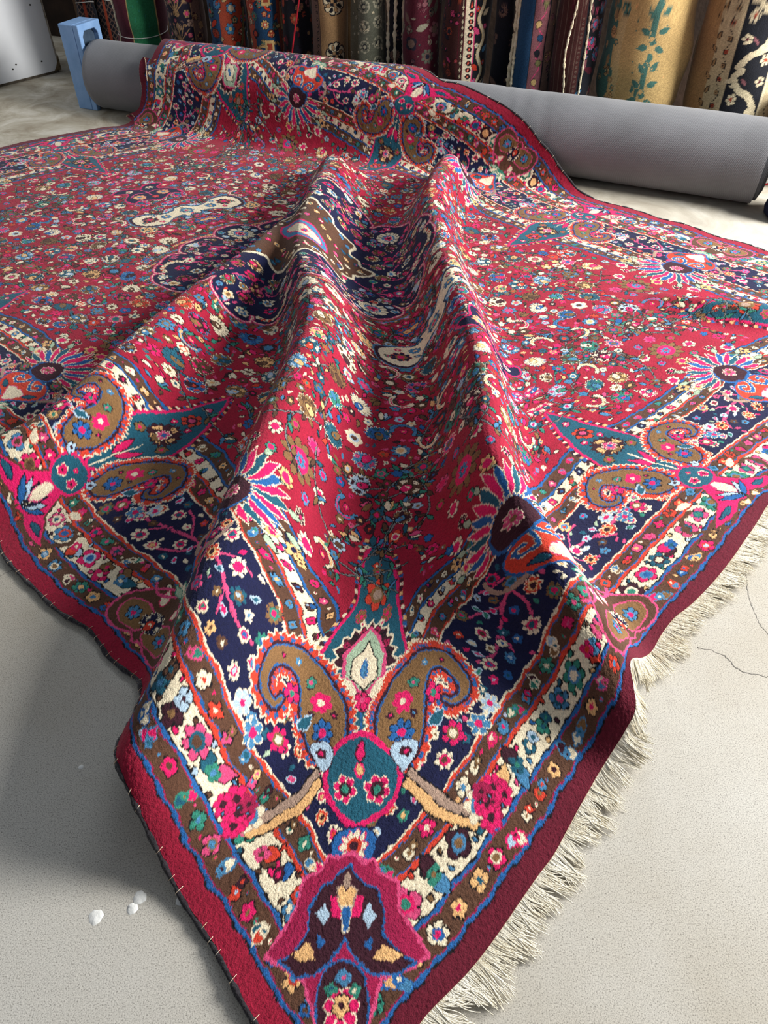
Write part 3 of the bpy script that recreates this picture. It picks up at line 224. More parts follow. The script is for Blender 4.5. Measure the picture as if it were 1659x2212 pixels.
45,1,-1,0,0,0,-1,-1,-3,-2,5,4,3,2,2,0,-1,0,0,-1,0,1,0,0,1,1,0,0,1,1,1,1,1,-2,-1,-1,1,1,1,3,2,-2,-4,-3,-2,1,2,1,0,-2,-2,1,-1,1,0,2,1,-2,-2,-1,-1,1,0,0,0,0,-1,1,1,2,4,4,4,0,-6,-5,-5,-3,-2,-2,-2,3,4,2,1,-1,0,-1,-7,-13,
46,0,0,1,0,-1,0,-1,-1,0,1,2,3,2,0,1,0,0,0,0,0,-1,1,1,-1,1,1,0,1,0,0,1,1,2,-1,-2,-1,-1,1,1,3,2,-2,-2,-2,-1,0,1,0,0,-1,0,0,-1,0,1,2,1,-3,-2,0,1,0,0,0,-1,-1,0,0,2,3,7,8,1,-7,-6,-5,-5,-7,-1,1,2,4,3,2,1,1,-1,2,0,
47,-1,1,-1,0,0,0,0,0,-1,0,2,2,1,1,0,1,-1,0,0,0,1,0,0,1,0,0,1,0,1,1,1,1,1,1,-1,-2,-1,-1,1,2,2,2,-3,-2,-1,0,0,0,0,0,0,-1,-1,-1,1,1,-1,-2,0,2,0,0,0,-1,-1,-1,-1,-1,0,4,8,13,4,-7,-7,-5,-6,-7,-3,-2,1,5,4,2,3,0,1,0,1,
48,0,0,0,0,0,0,-1,0,0,1,0,1,1,0,0,-1,1,0,0,1,0,1,0,1,0,0,1,0,1,0,1,1,2,0,0,-1,-2,-1,0,0,2,2,1,-2,-1,-1,0,0,0,1,0,0,-2,-2,-2,-1,2,1,2,2,0,-1,-1,-1,-1,-1,-3,0,-2,-1,3,6,7,4,-1,-2,-2,-2,-6,-5,-2,2,4,3,2,1,0,0,0,
49,0,-1,0,0,0,0,0,0,0,-1,1,-1,-3,0,0,0,2,1,1,1,1,0,1,0,1,1,-1,1,0,1,1,1,1,1,1,0,-1,-2,-1,0,1,2,1,0,-2,0,0,-1,1,0,0,0,-2,-2,-6,-2,4,7,3,-1,-1,0,-1,-1,-1,-3,-1,-4,-2,-4,-7,-5,7,17,10,0,-2,-2,-2,-2,0,0,0,2,1,0,-1,0,1,
50,-1,0,0,0,0,-1,1,-1,0,1,-3,-4,0,0,1,3,0,1,1,0,1,1,1,0,0,1,1,0,0,0,0,1,1,1,0,1,0,-1,-2,0,0,1,3,0,0,-2,0,1,-1,1,1,0,-2,-3,-2,-2,4,5,2,-1,0,-1,0,0,-3,-1,-3,-2,-4,-4,-4,-6,4,13,10,3,-3,-4,-2,1,2,-2,1,1,4,1,-2,-3,-2,
51,0,-1,-1,0,0,0,-1,0,0,-2,-3,0,1,-1,-3,-2,1,2,3,3,2,0,0,1,1,0,0,0,0,1,0,-1,0,0,3,1,0,1,-1,-1,1,0,0,2,0,1,-1,-1,1,1,1,0,0,-2,1,1,-1,1,0,0,-1,1,0,-1,-1,-3,-2,-2,-1,-4,-5,-1,2,6,7,5,0,-5,-3,-1,-1,2,3,1,-3,-6,-5,-7,-9,
52,-1,0,0,-1,0,0,-1,0,-1,-3,0,0,-5,-2,2,3,3,2,0,1,-1,1,1,1,0,0,0,1,0,0,0,0,-2,1,0,2,1,-1,0,1,-1,2,-1,0,3,1,-1,0,-1,1,4,2,-4,0,1,2,-1,-1,-1,0,0,0,1,1,-2,-3,-3,0,-1,-3,-6,3,2,3,4,4,3,0,-6,-7,-3,3,-4,-18,-28,-26,-16,-3,4,
53,0,-1,-1,0,-1,-1,0,0,-3,0,0,-3,-1,2,4,1,0,-1,0,-1,1,1,0,0,0,1,1,0,1,0,0,0,-1,-1,1,1,0,0,1,0,2,0,-1,-1,2,4,1,-4,-1,3,4,1,-1,-2,1,1,-1,-1,-1,-2,0,0,1,1,-1,-3,-3,0,1,-2,-3,0,2,2,2,4,3,1,-5,-7,-8,-19,-29,-27,-17,-7,-3,-6,7,
54,-1,-1,0,0,-1,0,-1,-2,0,0,-2,-1,3,4,-1,0,-1,0,-1,0,0,-1,1,0,2,-1,1,1,0,0,0,1,1,0,0,0,1,0,0,0,-2,-2,0,0,3,5,0,-3,-2,0,-1,2,2,3,0,0,-2,-1,-1,1,-1,0,-2,-1,0,-1,-3,4,4,4,1,-2,-4,-1,2,2,2,2,-2,-8,-19,-28,-30,-14,-2,2,-5,-1,7,
55,-1,0,-1,-1,0,-1,0,-1,-1,-2,0,2,4,-1,-1,-1,0,-1,0,0,-1,0,0,1,0,1,1,-1,1,1,0,0,1,2,0,-1,1,1,0,-2,-2,-2,-2,0,2,1,-2,0,3,2,-1,-1,5,2,0,-1,-2,-1,1,0,0,-1,-2,-3,-1,-2,0,5,6,5,5,-5,-5,-1,-1,2,2,2,-1,-6,-9,-6,0,5,1,0,4,3,-3,
55,-1,0,0,-1,0,0,-2,0,-1,0,1,3,-1,-1,1,-1,-1,-1,0,-1,1,0,0,0,0,1,-1,2,0,0,0,0,1,0,1,0,0,1,0,-1,-2,-3,0,-1,-4,-4,3,8,6,0,-2,0,1,2,1,-1,-1,-1,0,1,-1,-1,-1,-3,-1,2,3,2,1,4,3,-3,-2,-2,1,0,2,0,-1,-5,-5,1,8,2,2,2,3,4,-5,
56,0,-2,0,0,-1,0,0,-1,0,1,1,0,0,-1,-1,-1,-1,0,0,0,-1,0,0,0,1,0,1,0,0,0,1,-1,0,1,0,0,1,0,0,0,-1,0,-2,-1,-4,0,7,7,1,-4,-1,-1,2,1,1,-1,0,0,0,-1,1,-2,-1,-1,-1,1,2,1,2,2,2,-1,-1,-2,-1,1,1,0,-1,0,-1,0,2,3,2,2,1,0,-2,
56,-1,1,-1,0,0,-1,0,0,1,-1,1,-1,0,0,-1,0,-2,0,-1,-1,0,1,0,0,0,1,0,0,0,1,-1,1,-2,1,0,1,0,1,0,0,0,0,1,1,1,1,1,0,-2,-1,-2,0,1,1,1,2,0,0,0,0,-1,0,-1,-1,-1,-1,-3,4,3,2,1,1,-1,-1,0,-1,-1,1,-1,1,2,0,1,1,2,2,2,-1,-3,
56,0,-1,0,0,0,0,0,0,-1,1,0,0,0,-1,-1,-1,-1,-1,-1,0,0,0,0,1,0,0,0,0,1,0,1,-1,0,-1,1,0,0,0,1,1,1,2,1,1,0,-1,-2,-2,-1,0,0,-1,-1,2,1,2,3,0,0,-1,0,0,-1,1,0,-5,-2,1,5,2,1,0,-1,0,-1,0,0,-1,1,1,3,0,1,2,1,1,1,-1,-3,
57,-1,0,0,-1,0,0,0,0,1,0,-1,1,-1,0,-1,-1,-1,-2,0,0,0,-1,0,0,1,0,1,0,0,0,1,0,0,0,-1,-1,0,1,0,2,3,1,1,0,-1,-3,-1,-1,0,0,-2,-1,0,-2,0,2,2,3,1,2,-1,0,1,0,2,6,2,-2,-5,-1,0,-1,1,-1,0,-1,0,0,1,1,1,2,1,1,0,1,-1,0,-2,
56,1,0,-1,0,0,0,0,0,0,0,1,-1,0,0,-1,-2,-1,-2,-1,0,-1,0,0,1,0,1,0,0,1,0,0,1,0,-1,-1,0,0,0,1,2,3,5,-1,-3,-1,-1,-2,-1,0,-2,-1,-1,-1,0,-1,0,3,2,3,0,2,0,1,1,2,4,7,-5,-4,-3,0,0,-2,0,0,0,0,0,1,1,1,1,1,0,2,-1,0,-1,0,
57,-1,0,0,0,0,0,0,0,0,1,0,1,0,-1,0,-1,-3,-2,-2,0,1,-1,-1,-1,2,1,-1,0,0,3,1,-1,0,-2,0,-1,1,1,0,1,4,2,1,-2,-2,-1,-1,0,-1,-3,0,-1,0,-1,-2,1,3,2,2,2,1,1,0,1,1,4,3,-2,-3,-1,-2,0,0,0,-1,1,0,0,0,1,2,0,0,1,0,1,-1,0,0,
56,1,-1,0,1,-1,1,0,0,0,0,0,0,1,1,-1,-1,-1,-5,-6,4,2,-2,-5,-1,4,2,1,-2,-2,3,3,1,-2,-3,0,1,0,2,0,-1,-2,1,1,5,0,-1,-1,-1,-2,-1,-2,1,1,-3,-7,4,4,4,1,2,1,1,1,1,2,1,2,-1,-2,-1,-1,-1,1,-1,0,0,0,1,0,1,0,2,0,1,-1,0,1,0,0,
56,0,0,1,-1,1,-1,0,1,0,1,0,1,0,0,1,0,-2,-6,-7,3,4,-1,-7,-4,5,5,0,-4,-2,4,4,2,-3,-4,1,0,0,3,0,-2,0,-4,0,5,3,1,-1,-3,-4,-1,2,0,0,-6,-9,5,9,4,3,1,2,1,1,1,1,1,0,-1,0,-2,0,-1,-1,1,1,-1,1,0,1,0,1,0,0,0,1,0,0,0,0]
# ---------------------------------------------------------------- cloth surface: floor, folds and the cylinder it climbs
CAMH=1.4;PITCH=np.radians(44.75);FPX=1600.
RIDGES=[
 ([(292,1620,.16),(395,1400,.205),(465,1200,.225),(535,1020,.23),(605,850,.22),(665,720,.21),(675,620,.2),(650,520,.18),(690,400,.17),(715,345,.12)],(.085,.135)),
 ([(1352,1500,.085),(1275,1350,.13),(1200,1210,.18),(1120,1080,.21),(1060,950,.225),(1040,800,.225),(1010,680,.22),(965,560,.21),(940,470,.21),(935,400,.19),(970,340,.15)],(.085,.10)),
 ([(-150,1010,.1),(60,925,.13),(180,835,.15),(260,760,.15),(330,700,.14),(430,620,.13),(570,520,.14),(650,450,.1)],(.07,.13)),
 ([(1430,640,.02),(1550,652,.05),(1659,665,.06),(1800,680,.04)],(.03,.06))]
TY0,TM,TR=4.178,-.4146,.1755
ax=np.array([1,TM,0])/np.hypot(1,TM);an=np.array([-TM,1,0])/np.hypot(1,TM)
RR=TR+.012
def unproj(px,py,z):
    x=(px-829.5)/FPX;y=(py-1106.)/FPX
    d=np.array([x,np.cos(PITCH)-y*np.sin(PITCH),-np.sin(PITCH)-y*np.cos(PITCH)]);t=(CAMH-z)/-d[2]
    return np.array([d[0]*t,d[1]*t,z])
def dense(g,k=8):
    g=np.array(g);P=np.vstack([2*g[0]-g[1],g,2*g[-1]-g[-2]]);o=[]
    for i in range(1,len(P)-2):
        for t in np.linspace(0,1,k,endpoint=False):
            o.append(.5*((2*P[i])+(-P[i-1]+P[i+1])*t+(2*P[i-1]-5*P[i]+4*P[i+1]-P[i+2])*t*t+(-P[i-1]+3*P[i]-3*P[i+1]+P[i+2])*t**3))
    o.append(P[-2]);return np.array(o)
RW=[(dense([unproj(*p) for p in pts]),w) for pts,w in RIDGES]
def ridge_exact(xy):
    acc=np.zeros(xy.shape[:-1])
    for g,w in RW:
        best=np.full(acc.shape,1e9);hh=np.zeros(acc.shape);sg=np.zeros(acc.shape)
        for a,b in zip(g[:-1],g[1:]):
            ab=(b-a)[:2];t=np.clip(((xy-a[:2])@ab)/(ab@ab),0,1)
            d=np.hypot(xy[...,0]-a[0]-t*ab[0],xy[...,1]-a[1]-t*ab[1]);m=d<best
            best=np.where(m,d,best);hh=np.where(m,a[2]+(b[2]-a[2])*t,hh)
            cx=(ab[0]*(xy[...,1]-a[1])-ab[1]*(xy[...,0]-a[0]))/np.hypot(*ab);sg=np.where(m,cx,sg)
        k=np.clip(sg/.03,-1,1)*.5+.5;ww=w[1]+(w[0]-w[1])*k;acc+=(hh*np.exp(-(best/ww)**2.5))**3
    return acc**(1/3)
_gx=np.arange(-2.8,3.4,.0125);_gy=np.arange(0,6.2,.0125)
_R=ridge_exact(np.stack(np.meshgrid(_gx,_gy,indexing='ij'),-1))
for _ in range(2):
    _R[1:-1,1:-1]=(_R[1:-1,1:-1]*4+_R[2:,1:-1]+_R[:-2,1:-1]+_R[1:-1,2:]+_R[1:-1,:-2])/8
def ridge(X):
    fx=np.clip((X[...,0]-_gx[0])/.0125,0,len(_gx)-2.001);fy=np.clip((X[...,1]-_gy[0])/.0125,0,len(_gy)-2.001)
    i=fx.astype(int);j=fy.astype(int);a=fx-i;b=fy-j
    return _R[i,j]*(1-a)*(1-b)+_R[i+1,j]*a*(1-b)+_R[i,j+1]*(1-a)*b+_R[i+1,j+1]*a*b
def _prof():
    pts=[(n,.0) for n in np.arange(-7,-.30,.02)];K=len(pts)
    a=np.radians(172);T=np.array([RR*np.cos(a),RR+RR*np.sin(a)]);td=np.array([np.sin(a),-np.cos(a)])
    p0=np.array([-.30,0]);p1=p0+[.09,0];p2=T-td*.07
    for t in np.linspace(0,1,25): pts.append(tuple((1-t)**3*p0+3*(1-t)**2*t*p1+3*(1-t)*t*t*p2+t**3*T))
    for b in np.linspace(171,-10,90): pts.append((RR*np.cos(np.radians(b)),RR+RR*np.sin(np.radians(b))))
    e=pts[-1]
    for k in range(1,20): pts.append((e[0]+.002*k,max(.01,e[1]-.02*k)))
    return np.array(pts),K
PROF,K0=_prof()
PW=np.r_[0,np.cumsum(np.linalg.norm(np.diff(PROF,axis=0),axis=1))]-7
def surf(t,w):
    n=np.interp(w,PW,PROF[:,0]);z=np.interp(w,PW,PROF[:,1])
    X=np.array([0,TY0,0])+t[...,None]*ax+n[...,None]*an
    X[...,2]=z+ridge(X)*np.clip(1-(w+.32)/.3,0,1)+.01
    return X

# ---------------------------------------------------------------- rug pattern (one quarter, in rug metres)
CR=.0018
QA,QB=RUGW/2,RUGL/2
NA,NB=int(QA/CR)+2,int(QB/CR)+2
CV=np.zeros((NA,NB,3),np.float32)
def srgb(r,g,b):
    c=np.array([r,g,b],float)/255
    return tuple(np.where(c<=.04045,c/12.92,((c+.055)/1.055)**2.4))
PAL=dict(red=srgb(158,20,50),maroon=srgb(98,18,38),selv=srgb(150,20,50),navy=srgb(18,22,60),blue=srgb(34,94,156),brown=srgb(88,58,42),
 dark=srgb(58,20,34),black=srgb(18,12,18),ivory=srgb(236,220,188),pink=srgb(222,24,98),rose=srgb(216,74,122),orange=srgb(208,62,42),
 peach=srgb(232,180,120),teal=srgb(28,88,108),green=srgb(48,128,108),pale=srgb(168,190,160),sky=srgb(172,196,214),tan=srgb(128,94,58),
 taupe=srgb(168,140,122),lilac=srgb(134,96,160),steel=srgb(70,128,168),crim=srgb(158,24,70),grey=srgb(120,124,124))
rng=np.random.RandomState(7)
def win(x0,x1,y0,y1):
    i0=max(0,int(x0/CR)-2);i1=min(NA,int(x1/CR)+3);j0=max(0,int(y0/CR)-2);j1=min(NB,int(y1/CR)+3)
    if i1<=i0 or j1<=j0: return None
    A,B=np.meshgrid(np.arange(i0,i1)*CR,np.arange(j0,j1)*CR,indexing='ij')
    return slice(i0,i1),slice(j0,j1),A,B
class Fr:   # a local frame: x sideways, y towards the field
    def __init__(s,o,xd,yd,k=1.): s.o=np.array(o,float);s.x=np.array(xd,float);s.y=np.array(yd,float);s.k=k
    def p(s,x,y): return s.o+s.k*(x*s.x+y*s.y)
    def pts(s,P): return np.array([s.p(x,y) for x,y in P])
def inside(P,A,B):
    c=np.zeros(A.shape,bool);n=len(P)
    for i in range(n):
        x1,y1=P[i];x2,y2=P[(i+1)%n]
        if y1==y2: continue
        m=((y1>B)!=(y2>B));c^=m&(A<(x2-x1)*(B-y1)/(y2-y1)+x1)
    return c
def segd(P,A,B,closed=True):
    d=np.full(A.shape,9.);n=len(P)
    for i in range(n if closed else n-1):
        a=P[i];b=P[(i+1)%n];ab=b-a;l=ab@ab+1e-12
        t=np.clip(((A-a[0])*ab[0]+(B-a[1])*ab[1])/l,0,1)
        d=np.minimum(d,(A-a[0]-t*ab[0])**2+(B-a[1]-t*ab[1])**2)
    return np.sqrt(d)
def cr(P,k=5,closed=True):
    P=np.array(P,float);n=len(P);o=[]
    rngi=range(n) if closed else range(n-1)
    g=(lambda i:P[i%n]) if closed else (lambda i:P[min(max(i,0),n-1)])
    for i in rngi:
        a,b,c,d=g(i-1),g(i),g(i+1),g(i+2)
        for t in np.arange(k)/k: o.append(.5*(2*b+(c-a)*t+(2*a-5*b+4*c-d)*t*t+(3*b-a-3*c+d)*t**3))
    if not closed:o.append(P[-1])
    return np.array(o)
def poly(P,col,ol=None,ow=.003,f=None,smooth=False):
    P=np.array(P,float)
    if smooth:P=cr(P)
    if f is not None:P=f.pts(P)
    m=ow+.002;w=win(P[:,0].min()-m,P[:,0].max()+m,P[:,1].min()-m,P[:,1].max()+m)
    if w is None:return
    I,J,A,B=w;ins=inside(P,A,B)
    if ol: CV[I,J][(segd(P,A,B)<ow)]=PAL[ol]; sub=CV[I,J]
    if ol: ins&=~(segd(P,A,B)<ow*.35)
    if col: CV[I,J][ins]=PAL[col]
def line(P,col,wd=.002,f=None,smooth=True,ol=None):
    P=np.array(P,float)
    if smooth and len(P)>2:P=cr(P,6,False)
    if f is not None:P=f.pts(P)
    m=wd+.004;w=win(P[:,0].min()-m,P[:,0].max()+m,P[:,1].min()-m,P[:,1].max()+m)
    if w is None:return
    I,J,A,B=w;d=segd(P,A,B,False)
    if ol: CV[I,J][d<wd+.002]=PAL[ol]
    CV[I,J][d<wd]=PAL[col]
def flower(x,y,r,cp,cc,n=6,ol='black',rot=None,mid=None,f=None,depth=.3,ow=.0022,asp=1.):
    if f is not None: x,y=f.p(x,y);r=r*f.k
    w=win(x-r*1.3-.004,x+r*1.3+.004,y-r*1.3-.004,y+r*1.3+.004)
    if w is None:return
    if rot is None:rot=rng.rand()*6
    I,J,A,B=w;dx=A-x;dy=(B-y)*asp;R=np.hypot(dx,dy);T=np.arctan2(dy,dx)+rot
    rr=r*(1-depth+depth*np.abs(np.cos(n*T/2)))
    C=CV[I,J]
    if ol: C[R<rr+ow]=PAL[ol]
    C[R<rr]=PAL[cp]
    if n and r>.016: C[(R<rr)&(R>r*.4)&(np.abs(np.sin(n*T/2))>.965)]=PAL[ol or 'black']
    if mid: C[R<r*.55]=PAL[mid]
    C[R<r*.33]=PAL[cc]
def leaf(x,y,l,a,col,ol='black',f=None,wd=.3,curve=0.):
    t=np.linspace(0,1,7);W=wd*l*np.sin(np.pi*t**.8)*.5;c=curve*l*np.sin(np.pi*t)
    P=[(l*tt,cc+ww) for tt,ww,cc in zip(t,W,c)]+[(l*tt,cc-ww) for tt,ww,cc in list(zip(t,W,c))[::-1]]
    ca,sa=np.cos(a),np.sin(a);P=[(x+ca*px-sa*py,y+sa*px+ca*py) for px,py in P]
    poly(P,col,ol,.002,f)
def palmette(x,y,r,c1,c2,c3,ol='ivory',a=0.,f=None,n=9):
    if f is not None: x,y=f.p(x,y);r=r*f.k
    w=win(x-r*1.4,x+r*1.4,y-r*1.4,y+r*1.4)
    if w is None:return
    I,J,A,B=w;ca,sa=np.cos(a),np.sin(a);dx=(A-x)*ca+(B-y)*sa;dy=-(A-x)*sa+(B-y)*ca
    dx2=np.where(dx<0,dx*1.5,dx*.92);R=np.hypot(dx2,dy);T=np.arctan2(dy,dx2)
    saw=np.abs(((T/(2*np.pi)*n*2)%1)-.5)*2
    rr=r*(.78+.22*saw);C=CV[I,J]
    C[R<rr+.0026]=PAL['black'];C[R<rr+.001]=PAL[ol];C[R<rr-.0012]=PAL[c1]
    sec=np.floor(T/(2*np.pi)*n+.5).astype(int)%2;inn=R<rr-.0012
    C[inn&(sec==0)&(R>r*.5)&(R<r*.78)]=PAL[c3];C[inn&(saw<.12)&(R>r*.45)]=PAL['black']
    R3=np.hypot(dx*.8+r*.08,dy*1.25);C[R3<r*.42]=PAL['black'];C[R3<r*.36]=PAL[c2];C[(R3<r*.2)&(dx>-r*.05)]=PAL[c3]
FC=['pink','ivory','blue','peach','orange','green','rose','steel','sky','pink','ivory','teal','tan','brown','dark','tan','steel','ivory','brown','teal']
def rc(*no):
    while 1:
        c=FC[rng.randint(len(FC))]
        if c not in no:return c
# ---- ground: bands by distance from the edge
_A,_B=np.meshgrid(np.arange(NA)*CR,np.arange(NB)*CR,indexing='ij')
wob=.0012*np.sin(_A*61)*np.sin(_B*57+1)+.0008*np.sin(_A*173+_B*140)
D=np.minimum(_A,_B)+wob
CV[:]=PAL['red']
BANDS=[(-1,.040,'selv'),(.040,.0425,'black'),(.0425,.049,'blue'),(.049,.051,'crim'),(.051,.096,'brown'),(.096,.098,'crim'),(.098,.105,'blue'),(.105,.108,'black'),(.108,.169,'ivory'),
 (.169,.171,'black'),(.171,.179,'orange'),(.179,.182,'blue'),(.182,.219,'brown'),(.219,.221,'blue'),(.221,.228,'orange'),(.228,.232,'ivory'),(.232,.408,'navy'),
 (.408,.412,'ivory'),(.412,.416,'orange'),(.416,.450,'brown'),(.450,.452,'blue'),(.452,.459,'orange'),(.459,.461,'black'),(.461,.490,'ivory'),(.490,.492,'black'),(.492,.498,'blue'),(.498,.534,'brown'),(.534,.541,'blue'),(.541,.543,'black')]
for a,b,c in BANDS: CV[(D>=a)&(D<b)]=PAL[c]
CV[(D<.040)&(_B+.0<_A)]=PAL['maroon']
SU=[('A',lambda t,d:(t,d)),('D',lambda t,d:(d,t))]    # A: short side (fringe), D: long side
def band_fill(d,step,r,cols,bg,jit=.004,kind=0):
    for nm,fn in SU:
        end=QA if nm=='A' else QB
        t=d+step*.6;k=0
        while t<end+.02:
            x,y=fn(t,d+rng.uniform(-jit,jit));c=cols[rng.randint(len(cols))]
            q=rng.rand();rr=r*rng.uniform(.8,1.12)
            if q<.55: flower(x,y,rr,c,rc(c),rng.choice([4,5,6]),ol='black' if bg!='dark' else 'ivory',mid=rc(c) if rr>.018 else None)
            elif q<.8:
                for s in (-1,1): leaf(x,y,rr*1.5,rng.rand()*6.3,rc(c,bg),'black' if bg=='ivory' else c,wd=.75)
                flower(x,y,rr*.6,c,rc(c),4,ol=None)
            else:
                flower(x-rr*.4,y,rr*.7,c,rc(c),4);flower(x+rr*.5,y+rr*.2,rr*.55,rc(c,bg),c,4)
            if r>.02:
                for s in (-1,1):
                    q=fn(t+step*.5,d+s*r*.85);leaf(*q,.014,rng.rand()*6.3,rc('ivory'),'black',wd=.7)
            elif bg=='brown' and rng.rand()<.6:
                q=fn(t+step*.5,d+rng.uniform(-.6,.6)*r);flower(*q,.0042,rc('brown','dark'),'pink',4,ol=None)
            t+=step*rng.uniform(.92,1.1)
band_fill(.0735,.05,.0175,['pink','ivory','steel','orange','green','rose','blue','peach'],'brown')
band_fill(.139,.06,.0275,['steel','pink','teal','dark','blue','rose','green'],'ivory')
band_fill(.2,.046,.0155,['pink','ivory','green','rose','steel','orange'],'brown')
band_fill(.433,.046,.0115,['pink','ivory','rose','steel','peach'],'brown')
band_fill(.476,.046,.0125,['pink','navy','steel','dark','orange'],'ivory',.001)
band_fill(.516,.048,.0125,['rose','ivory','green','pink','peach','navy'],'brown')
# ---- frames of the border motifs
def fa(t): return Fr((t,0),(1,0),(0,1))
def fd(t): return Fr((0,t),(0,-1),(1,0))
R2=2**.5
FANS=[fa(FC0),fd(FC0),fd(FC0+2*FS)];PAIRS=[fa(FC0+FS),fd(FC0+FS)]
COR=Fr((0,0),(1/R2,-1/R2),(1/R2,1/R2))
# ---- navy ground: vines and flowers
def navyfill():
    spots=[]
    for nm,fn in SU:
        end=QA if nm=='A' else QB
        for _ in range(5200):
            t=rng.uniform(.27,end);d=rng.uniform(.245,.397)
            if nm=='A' and t<d or nm=='D' and t<d: continue
            p=np.array(fn(t,d));r=rng.choice([.021,.018,.015,.012,.008])
            if all(np.hypot(*(p-q))>r+s+.006 for q,s in spots): spots.append((p,r))
    return spots
SPOTS=navyfill()
def branch(f,s,rev=False):
    P=[(s*.015,.245),(s*.06,.30),(s*.13,.335),(s*.21,.325),(s*.29,.30),(s*.35,.315)]
    line(P,'rose',.0042,f)
    line([(s*.08,.312),(s*.10,.36),(s*.15,.392)],'rose',.003,f);line([(s*.17,.335),(s*.21,.37),(s*.25,.38)],'rose',.003,f)
    line([(s*.13,.33),(s*.15,.29),(s*.19,.26)],'rose',.003,f);line([(s*.24,.315),(s*.27,.27)],'rose',.003,f)
for f in FANS:
    for s in (-1,1): branch(f,s)
for p,r in SPOTS:
    q=rng.rand()
    if r>=.015:
        if q<.34: flower(*p,r,'ivory',rc('ivory'),7,'navy',mid='pink')
        elif q<.6: flower(*p,r,rc('navy','dark'),rc(),6,'navy',mid=rc())
        elif q<.8: flower(*p,r,'tan','pink',8,'navy',mid='green')
        else: flower(*p,r,'orange','dark',8,'ivory',mid='peach')
    elif r>.01: flower(*p,r,rc('navy','dark'),rc(),5,'navy')
    else: leaf(*p,.022,rng.rand()*6.3,rng.choice(['teal','green','rose','ivory','pale','pink']),'navy' if q<.5 else 'sky',wd=.5)
# ---- lobed medallion opposite each fan, on the outer bands
def ogee(f):
    poly([(-.012,.225),(-.06,.20),(-.105,.15),(-.125,.10),(-.11,.058),(-.06,.052),(-.02,.07),(0,.062),(.02,.07),(.06,.052),(.11,.058),(.125,.10),(.105,.15),(.06,.20),(.012,.225),(0,.25)],'brown','rose',.0045,f,True)
    for s in (-1,1):
        poly([(s*.01,.085),(s*.05,.07),(s*.095,.08),(s*.10,.12),(s*.06,.145),(s*.02,.13)],'tan','rose',.003,f,True)
        flower(s*.06,.105,.02,'steel','pink',6,f=f);leaf(s*.03,.16,.05,1.57-s*.5,'ivory','pink',f,.5)
        line([(s*.02,.2),(s*.07,.175),(s*.10,.19)],'rose',.0035,f)
    palmette(*f.p(0,.115),.034,'navy','orange','ivory',a=np.arctan2(*f.y[::-1]))
    for k in range(-3,4): leaf(0,.205,.06,1.57+k*.42,'pale' if k%2 else 'ivory','green',f,.28)
def lily(f):
    for s in (-1,1):
        poly([(0,.06),(s*.03,.075),(s*.075,.06),(s*.16,.075),(s*.11,.10),(s*.07,.12),(s*.045,.16),(s*.02,.21),(0,.225)],'pink','brown',.004,f)
        line([(s*.17,.09),(s*.20,.13),(s*.17,.165),(s*.13,.16)],'brown',.006,f);leaf(s*.06,.085,.06,0 if s>0 else np.pi,'teal','navy',f,.3)
        leaf(s*.10,.175,.05,(.4 if s>0 else 2.7),'ivory','orange',f,.5)
    for k,c in zip(range(-3,4),['blue','sky','navy','ivory','navy','sky','blue']): leaf(0,.075,.075,1.57+k*.3,c,'black',f,.25)
    leaf(0,.10,.09,1.57,'ivory','rose',f,.4);flower(0,.2,.02,'orange','blue',6,f=f)
for f in FANS: ogee(f)
for f in PAIRS: lily(f)
# ---- fan palmettes
def fan(f):
    poly([(0,.232),(.03,.262),(.085,.295),(.095,.335),(.07,.372),(.03,.38),(0,.372),(-.03,.38),(-.07,.372),(-.095,.335),(-.085,.295),(-.03,.262)],'orange','blue',.0045,f,True)
    poly([(0,.245),(.025,.272),(.04,.30),(.012,.312),(0,.305),(-.012,.312),(-.04,.30),(-.025,.272)],'ivory','rose',.002,f,True)
    for s in (-1,1):
        line([(s*.005,.385),(s*.012,.352),(s*.035,.33),(s*.058,.345),(s*.05,.365),(s*.035,.358)],'blue',.0045,f,ol='ivory')
        leaf(s*.045,.29,.045,1.57-s*.9,'teal','navy',f,.45)
        line([(s*.10,.31),(s*.135,.35),(s*.12,.395)],'taupe',.006,f)
        flower(s*.135,.475,.026,'ivory','pink',7,f=f,mid='peach');flower(s*.165,.515,.022,'peach','navy',6,f=f)
        flower(s*.15,.565,.026,'ivory','pink',8,'dark',f=f,mid='pink');flower(s*.105,.60,.018,'dark','pink',8,'ivory',f=f)
    poly([(-.052,.40),(-.05,.445),(-.03,.475),(0,.487),(.03,.475),(.05,.445),(.052,.40),(.02,.385),(0,.378),(-.02,.385)],'dark','blue',.005,f,True)
    flower(0,.433,.022,'rose','tan',8,f=f,ol='ivory')
    for k in range(17):
        a=1.57+(k-8)*.2;r0=.052 if abs(k-8)<6 else .06
        L=.125-.006*abs(k-8)
        c=['pink','blue','pale'][k%3] if k%2 else 'pink'
        c='pink' if k%2==0 else ('teal' if k%4==1 else 'blue')
        leaf(r0*np.cos(a),.432+r0*np.sin(a),L,a,c,'ivory',f,.23,.03*(k-8)/8)
    for k in range(8):
        a=1.57+(k-3.5)*.4;leaf(.15*np.cos(a),.432+.15*np.sin(a),.045,a,'pale','black',f,.4)
    # rosette beyond
    flower(0,.70,.062,'tan','pink',10,'black',f=f,mid='pink');flower(0,.70,.02,'steel','pink',8,None,f=f);
    for k in range(8):
        a=k*.785+.3;flower(.095*np.cos(a),.70+.095*np.sin(a),[.024,.016][k%2],['ivory','steel','rose','tan','ivory','green','peach','steel'][k],'pink',7,f=f,mid='pink')
